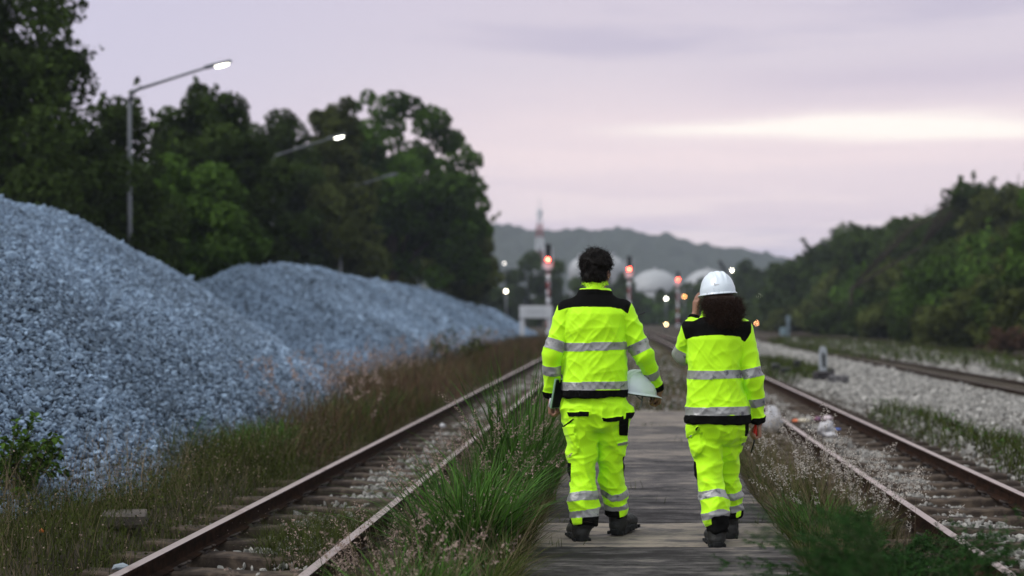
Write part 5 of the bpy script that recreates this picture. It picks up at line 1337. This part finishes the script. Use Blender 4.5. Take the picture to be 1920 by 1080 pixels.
    # raised welts round the patches read as seams
    split_build(parts, V, Q, lab, person)
    # ---- boots
    for ft, ch in ((c['bootL'], lL), (c['bootR'], lR)):
        a = ch[-1][0]
        boot('boot', person, (jx(ft[0]), ft[1], ft[2]), ft[3], (a[0], a[1], a[2]+.03), c['boot_s'], ft[4])
    return person, J, hc, HT, rg

# ---- man, bare headed, on the left
man = dict(s=.003281, cx=1120, gy=1012, X=(1120-VX)/F*8.75, Y=8.75, Z=.0, seed=5, fold=1.0,
    label='bare headed dark haired person in yellow and black work clothes, tablet in hand',
    head=(1119, 507, .022), head_rz=R(-24), head_s=1.0, neck=(1115, 556, 0.),
    torso=[(745, 1053, 1178, -.005, .148), (735, 1053, 1178, -.005, .150), (715, 1054, 1178, -.005, .148), (690, 1056, 1177, -.005, .142), (650, 1057, 1175, -.005, .134), (616, 1056, 1175, -.008, .132), (590, 1056, 1176, -.008, .122), (572, 1064, 1168, -.006, .100), (560, 1074, 1157, -.005, .085), (549, 1086, 1144, -.004, .072)],
    collar=[(551, 1082, 1149, .004, .088), (541, 1087, 1144, .004, .084), (526, 1092, 1139, .006, .078)],
    collar_line=[(1080, 545), (1090, 544), (1115, 543.5), (1140, 546), (1150, 547)],
    calm=(575, 610),
    yoke=[(1040, 500), (1047, 584), (1051, 583), (1066, 578.5), (1090, 576.5), (1118, 576.5), (1145, 577.5), (1166, 581), (1177, 590), (1183, 572), (1190, 500)],
    armL=[(1064, 586, 0., .073), (1037, 668, -.025, .062), (1032.5, 747, .045, .040)],
    armR=[(1168, 586, 0., .073), (1206, 668, -.005, .061), (1237, 734, .13, .034)],
    bands=[(642.5, 658), (716, 731)], hem=731,
    bandsL=[(.335, .455), (.615, .725)], bandsR=[(.36, .48), (.72, .81)], cuff=.925,
    handL=dict(axis=(.04, .10, -1), n=(1, -.15, 0), side=-1, curl=[1.15, 1.2, 1.2, 1.15], thumb=.35, spread=.05),
    handR=dict(axis=(-.05, .8, -.75), n=(-1, .1, -.1), side=-1, curl=[.9, 1.0, 1.0, 1.0], thumb=.7),
    legL=[(1087, 775, 0, .105), (1091, 812, .005, .100), (1092, 850, .01, .087), (1094, 900, .0, .080), (1094.5, 942, -.04, .091), (1096, 968, -.055, .083), (1100, 985, -.062, .066)],
    legR=[(1151, 775, 0, .105), (1148, 812, .03, .093), (1146, 850, .06, .080), (1147, 900, .10, .077), (1152, 935, .12, .079), (1155, 958, .13, .076), (1156, 975, .135, .060)],
    hips=[(812, 1068, 1168, .01, .085), (800, 1060, 1174, .005, .118), (780, 1056, 1180, 0, .138), (765, 1057, 1180, -.002, .142), (752, 1062, 1174, 0, .135), (735, 1066, 1170, 0, .125)],
    knee=880, bumps=[((1177, 773, -.02), (.035, .035, .045)), ((1060, 762, -.01), (.03, .05, .06))],
    bandsLegL=[([(1064, 926), (1073, 922), (1095, 917.5), (1124, 919)], [(1064, 939), (1073, 937), (1095, 934), (1124, 935)]),
               ([(1068, 958), (1095, 952), (1123, 950)], [(1068, 971), (1095, 966), (1123, 965)])],
    bandsLegR=[([(1123, 922), (1132, 923), (1147, 932), (1165, 929), (1180, 920)], [(1123, 931), (1132, 935), (1147, 944), (1165, 942), (1180, 935)]),
               ([(1128, 946), (1147, 955), (1165, 953), (1180, 947)], [(1128, 961), (1147, 963), (1165, 962), (1180, 959)])],
    patches=[('pocket_flap', 'black_cloth', 0, [(1065, 772), (1106.5, 770), (1105.5, 778.5), (1068, 781)], .005),
             ('pocket_flap', 'black_cloth', 0, [(1129.5, 780), (1136, 782.5), (1168, 779), (1169, 786), (1158, 788), (1140, 790), (1132, 788)], .005),
             ('holster_panel', 'black_cloth', 2, [(1160, 787), (1178, 782), (1176, 818), (1160, 816)], .004),
             ('pocket_trim', 'black_cloth', 1, [(1058, 798), (1077, 783), (1078.5, 786), (1059, 801)], .003),
             ('cargo_pocket', 'hivis', 1, [(1057, 816), (1081, 813), (1082, 836), (1086.5, 838), (1084, 849), (1068, 857), (1060, 850)], .007),
             ('cargo_flap', 'hivis', 1, [(1056, 802), (1066, 798.5), (1080, 797), (1080.5, 803), (1078, 813), (1062, 817), (1057, 816)], .012),
             ('cargo_pocket', 'hivis', 2, [(1159, 819), (1178, 817), (1178, 850), (1170, 857), (1158, 851)], .006),
             ('pocket_tab', 'silver', 2, [(1157, 830), (1178, 829), (1178, 834.5), (1157, 835.5)], .008),
             ('side_panel', 'black_cloth', 2, [(1167, 858), (1182, 856), (1182, 898), (1169, 898)], .001),
             ('side_panel', 'black_cloth', 1, [(1055, 868), (1071.5, 868), (1070.5, 905), (1055, 905)], .001),
             ('pouch', 'black_cloth', 0, [(1173, 773), (1195, 773), (1195, 785), (1173, 785)], .004),
             ('cuff_tab', 'hivis', 1, [(1072, 969), (1093, 965.5), (1093, 977), (1076, 981)], .003),
             ('cuff_tab', 'hivis', 2, [(1161, 962), (1178, 958.5), (1177, 970), (1161, 975)], .003)],
    bootL=(1093, -.105, .0, R(-14), 0), bootR=(1153, .10, .012, R(24), R(3)), boot_s=1.04)
m_o, mJ, mhc, mHT, mrg = build_person(man)
# hair: thick, short, tousled
Sh = 1.0
def man_hair():
    Mz = Matrix.Rotation(man['head_rz'], 3, 'Z')
    pr = [(ell(mHT(0, -.018, .040), (.083, .100, .090), Mz), 0.), (ell(mHT(0, -.045, -.02), (.080, .070, .085), Mz), .02), (ell(mHT(0, -.058, -.062), (.056, .042, .042), Mz), .02),
          (ell(mHT(.045, -.01, .045), (.052, .085, .052), Mz), .02), (ell(mHT(-.045, -.01, .045), (.052, .085, .052), Mz), .02), (ell(mHT(0, .062, .072), (.055, .04, .035), Mz), .02)]
    ell_hair('hair', pr, .005, .012, (28, 28, 24), M['hair'], m_o, 5000, .030, .0013, .8, mrg, .28, .25, .006, keep=lambda V: V[:, 2] > mHT(0, 0, -.075)[2])
man_hair()
eb = MB(); p = mHT(.080, -.006, -.050); eb.ball(p, .0045, 8); eb.build('earring', mat('gold_stud', (.6, .42, .15), .3, metal=.9), m_o, True)

# ---- woman in the white hard hat, on the right
wom = dict(s=.003225, cx=1345, gy=1022, X=(1345-VX)/F*8.6, Y=8.6, Z=.0, seed=21, fold=1.0,
    label='curly haired person in yellow and black work clothes wearing a white hard hat',
    head=(1346, 557, .02), head_rz=R(14), head_s=.96, neck=(1347, 600, 0.),
    torso=[(797, 1282.5, 1408, -.005, .150), (786, 1283, 1407, -.005, .150), (765, 1285, 1404, -.005, .146), (735, 1287, 1394, -.005, .136), (700, 1289, 1388, -.005, .126), (665, 1288, 1392, -.006, .124), (640, 1288, 1396, -.008, .118), (622, 1293, 1394, -.006, .100), (610, 1303, 1384, -.005, .086), (600, 1317, 1374, -.004, .072)],
    collar=[(603, 1312, 1380, .004, .086), (594, 1314, 1377, .006, .084), (582, 1317, 1374, .01, .078)],
    collar_line=[(1300, 606), (1312, 600), (1327, 596), (1346, 595), (1375, 600), (1390, 606)],
    calm=(630, 665),
    yoke=[(1270, 560), (1278.5, 620), (1285, 641), (1297, 636), (1315, 633), (1346, 632), (1372, 633.5), (1387.5, 636), (1388.5, 641), (1394.5, 645.5), (1401, 637), (1407, 627), (1412, 560)],
    armL=[(1297, 623, 0., .068), (1282, 670, .09, .060), (1306, 598, .185, .038)],
    armR=[(1391, 623, 0., .069), (1411, 712, -.02, .060), (1423, 795, .035, .042)],
    bands=[(697.5, 713), (765.5, 780.5)], hem=780.5,
    bandsL=[(.30, .42), (.7, .82)], bandsR=[(.415, .515), (.735, .825)], cuff=.945,
    handL=dict(axis=(.12, .02, 1), n=(1, .35, 0), side=1, curl=[.25, .3, .35, .4], thumb=.2, spread=.03, S=.95),
    handR=dict(axis=(-.02, .02, -1), n=(-1, -.15, 0), side=1, curl=[1.2, 1.25, 1.25, 1.2], thumb=.7, S=.92),
    legL=[(1322, 815, 0, .098), (1326, 845, -.005, .093), (1328.5, 882, -.015, .077), (1332, 920, -.05, .075), (1338, 945, -.085, .084), (1342, 967, -.10, .080), (1345, 987, -.105, .068), (1347, 997, -.108, .058)],
    legR=[(1372, 815, .02, .092), (1364, 845, .06, .079), (1365, 882, .11, .074), (1371, 920, .15, .071), (1374, 945, .165, .072), (1376, 965, .175, .066), (1375, 982, .18, .052)],
    hips=[(838, 1298, 1384, .02, .085), (825, 1294, 1395, .01, .12), (805, 1291, 1401, 0, .136), (790, 1292, 1400, 0, .136)],
    knee=895, bumps=[((1296, 808, -.01), (.025, .045, .05))],
    bandsLegL=[([(1306, 925), (1320, 920), (1340, 915.5), (1352, 917), (1362, 922)], [(1306, 939), (1320, 934), (1340, 928), (1352, 930), (1362, 935)]),
               ([(1312, 963), (1325, 958), (1342, 951), (1354, 952), (1368, 959)], [(1312, 977), (1325, 972), (1335, 964), (1354, 963), (1368, 968)])],
    bandsLegR=[([(1355, 934), (1380, 933), (1396, 927)], [(1355, 946), (1380, 946), (1396, 941)]),
               ([(1355, 958), (1380, 957), (1396, 953)], [(1355, 971), (1380, 970), (1396, 967)])],
    patches=[('cargo_pocket', 'hivis', 1, [(1290, 822), (1313, 810), (1313, 826), (1317, 840), (1316, 846), (1301, 860), (1296, 850)], .007),
             ('cargo_flap', 'hivis', 1, [(1288, 800), (1309, 798), (1306, 812), (1298, 818), (1289, 823)], .012),
             ('pocket_trim', 'black_cloth', 1, [(1304.5, 806), (1307.5, 800.5), (1310, 801), (1306.5, 808.5)], .014),
             ('pocket_tab', 'silver', 1, [(1294, 819), (1299.5, 815.5), (1299, 820.5), (1294, 822.5)], .014),
             ('side_panel', 'black_cloth', 2, [(1394.5, 790), (1405, 790), (1401, 822), (1394.5, 824)], .003),
             ('cargo_pocket', 'hivis', 2, [(1388, 822), (1402, 820), (1400, 858), (1386, 852)], .006),
             ('pocket_tab', 'silver', 2, [(1388.5, 833), (1400, 832), (1400, 838), (1388.5, 839)], .008),
             ('side_panel', 'black_cloth', 1, [(1295, 868), (1304.5, 868), (1308, 915), (1298, 915)], .001),
             ('cuff_tab', 'hivis', 1, [(1313, 976), (1330.5, 968.5), (1332, 979), (1319, 988)], .003),
             ('cuff_tab', 'hivis', 2, [(1383, 969), (1393, 966.5), (1391, 978), (1381.5, 980)], .003)],
    bootL=(1342.5, -.165, .0, R(-6), 0), bootR=(1371, .145, .0, R(6), 0), boot_s=.98)
w_o, wJ, whc, wHT, wrg = build_person(wom)
def woman_hair():
    pr = [(ell((whc[0], whc[1]-.01, whc[2]+.0), (.082, .098, .085)), 0.), (ell(wJ(1350, 574, -.06), (.092, .068, .085)), .03), (ell(wJ(1356, 584, -.085), (.092, .060, .070)), .03), (ell(wJ(1360, 596, -.092), (.076, .048, .050)), .03)]
    ell_hair('hair', pr, .006, .011, (28, 28, 28), M['hairred'], w_o, 14000, .050, .0012, 1.0, wrg, .5, .2, .010, keep=lambda V: V[:, 2] < whc[2]-.035, calm=lambda V: np.clip((whc[2]-.01-V[:, 2])/.04, 0, 1))
woman_hair()
wh = helmet('hard_hat', w_o, (whc[0]+.0, whc[1]-.005, whc[2]+.014), (R(-3), R(-4), R(14)), emblem=True, S=.95)
wh['label'] = 'white hard hat with small raised emblem'

# ---- things the two carry
def wpt(c, px, py, y): return Vector((c['X']+(px-c['cx'])*c['s'], c['Y']+y, (c['gy']-py)*c['s']))
hh = helmet('hard_hat', None, wpt(man, 1195, 737, .105), Matrix.Rotation(R(8), 3, 'Y').to_4x4().to_euler(), vents=True, S=.99)
hh.rotation_euler = (Matrix.Rotation(R(9), 3, 'Y') @ Matrix.Rotation(R(-46), 3, 'Z')).to_euler()
tag(hh, 'white hard hat with vent slots held against the hip by the bare headed person', 'hard hat', 'hard hats')
sb = MB(); sb.tube([(.05, .0, -.01), (.052, .004, -.05), (.050, .0, -.085), (.044, -.01, -.10)], .0045, 6); sb.tube([(-.02, .0, -.01), (.0, .004, -.03), (.05, .004, -.05)], .004, 6)
so = sb.build('chin_strap', M['grey'], hh, True)
# tablet
tb = empty('tablet', wpt(man, 1047, 740, .055))
Mt = (Matrix.Rotation(R(9.5), 3, 'Y') @ Matrix.Rotation(R(-14), 3, 'Z'))
tb.rotation_euler = Mt.to_euler()
b_ = MB(); b_.box((0, 0, 0), (.011, .255, .185), None, .004); b_.build('case', mat('pale_green_case', (.22, .34, .24), .45), tb)
b_ = MB(); b_.box((.0063, 0, 0), (.003, .243, .173), None, .001); b_.build('screen', mat('dark_screen', (.012, .014, .012), .8, spec=.05), tb)
b_ = MB(); b_.tube([(-.0125, -.118, -.085), (-.0125, -.118, -.03)], .005, 8); b_.build('stylus', M['whitep'], tb, True)
tag(tb, 'dark faced tablet with pale edge carried in the left hand of the bare headed person', 'tablet')
# radio clipped to the chest: its aerial shows past the sleeve
rd = empty('two_way_radio', wpt(man, 1150, 625, .155))
b_ = MB(); b_.box((0, .018, 0), (.055, .035, .11), None, .008); b_.build('body', M['blackp'], rd)
b_ = MB(); a0 = Vector((.02, .02, .05)); a1 = wpt(man, 1210, 587, .155)-rd.location; b_.tube([a0, a0.lerp(a1, .5), a1], [.005, .0042, .004], 8); b_.build('antenna', M['blackp'], rd, True)
b_ = MB(); b_.lathe((-.012, .02, .05), [(.008, 0), (.008, .012), (.006, .014)], 10); b_.build('knob', M['grey'], rd, True)
tag(rd, 'black two way radio with thin aerial on the chest of the bare headed person', 'radio')
# red handled radio in the other worker's hand, hanging down
rr = empty('two_way_radio', wpt(wom, 1418.5, 812, .035))
b_ = MB(); b_.box((0, 0, 0.005), (.030, .040, .085), Matrix.Rotation(R(10), 3, 'Y'), .009); b_.build('body', M['redp'], rr)
b_ = MB(); b_.tube([(-.006, 0, -.03), (-.012, .0, -.075), (-.030, 0, -.135)], [.007, .005, .0045], 8); b_.build('antenna', M['blackp'], rr, True)
tag(rr, 'red radio with black aerial pointing down, held by the curly haired person', 'radio')
# ------------------------------------------------------------------ the air
b_ = MB(); b_.box((0, 900, 54), (2400, 1900, 113))
hz = b_.build('haze', None); hz.data.materials.clear()
hm_ = bpy.data.materials.new('haze'); hm_.use_nodes = True; hn = hm_.node_tree; hn.nodes.clear()
pv = hn.nodes.new('ShaderNodeVolumePrincipled'); pv.inputs['Color'].default_value = (.77, .83, 1.0, 1); pv.inputs['Density'].default_value = .00034; pv.inputs['Anisotropy'].default_value = 0.
ou = hn.nodes.new('ShaderNodeOutputMaterial'); hn.links.new(pv.outputs[0], ou.inputs['Volume']); hz.data.materials.append(hm_)
hm_.volume_intersection_method if hasattr(hm_, 'volume_intersection_method') else None
tag(hz, 'thin pale haze over the whole scene', 'haze', kind='stuff')
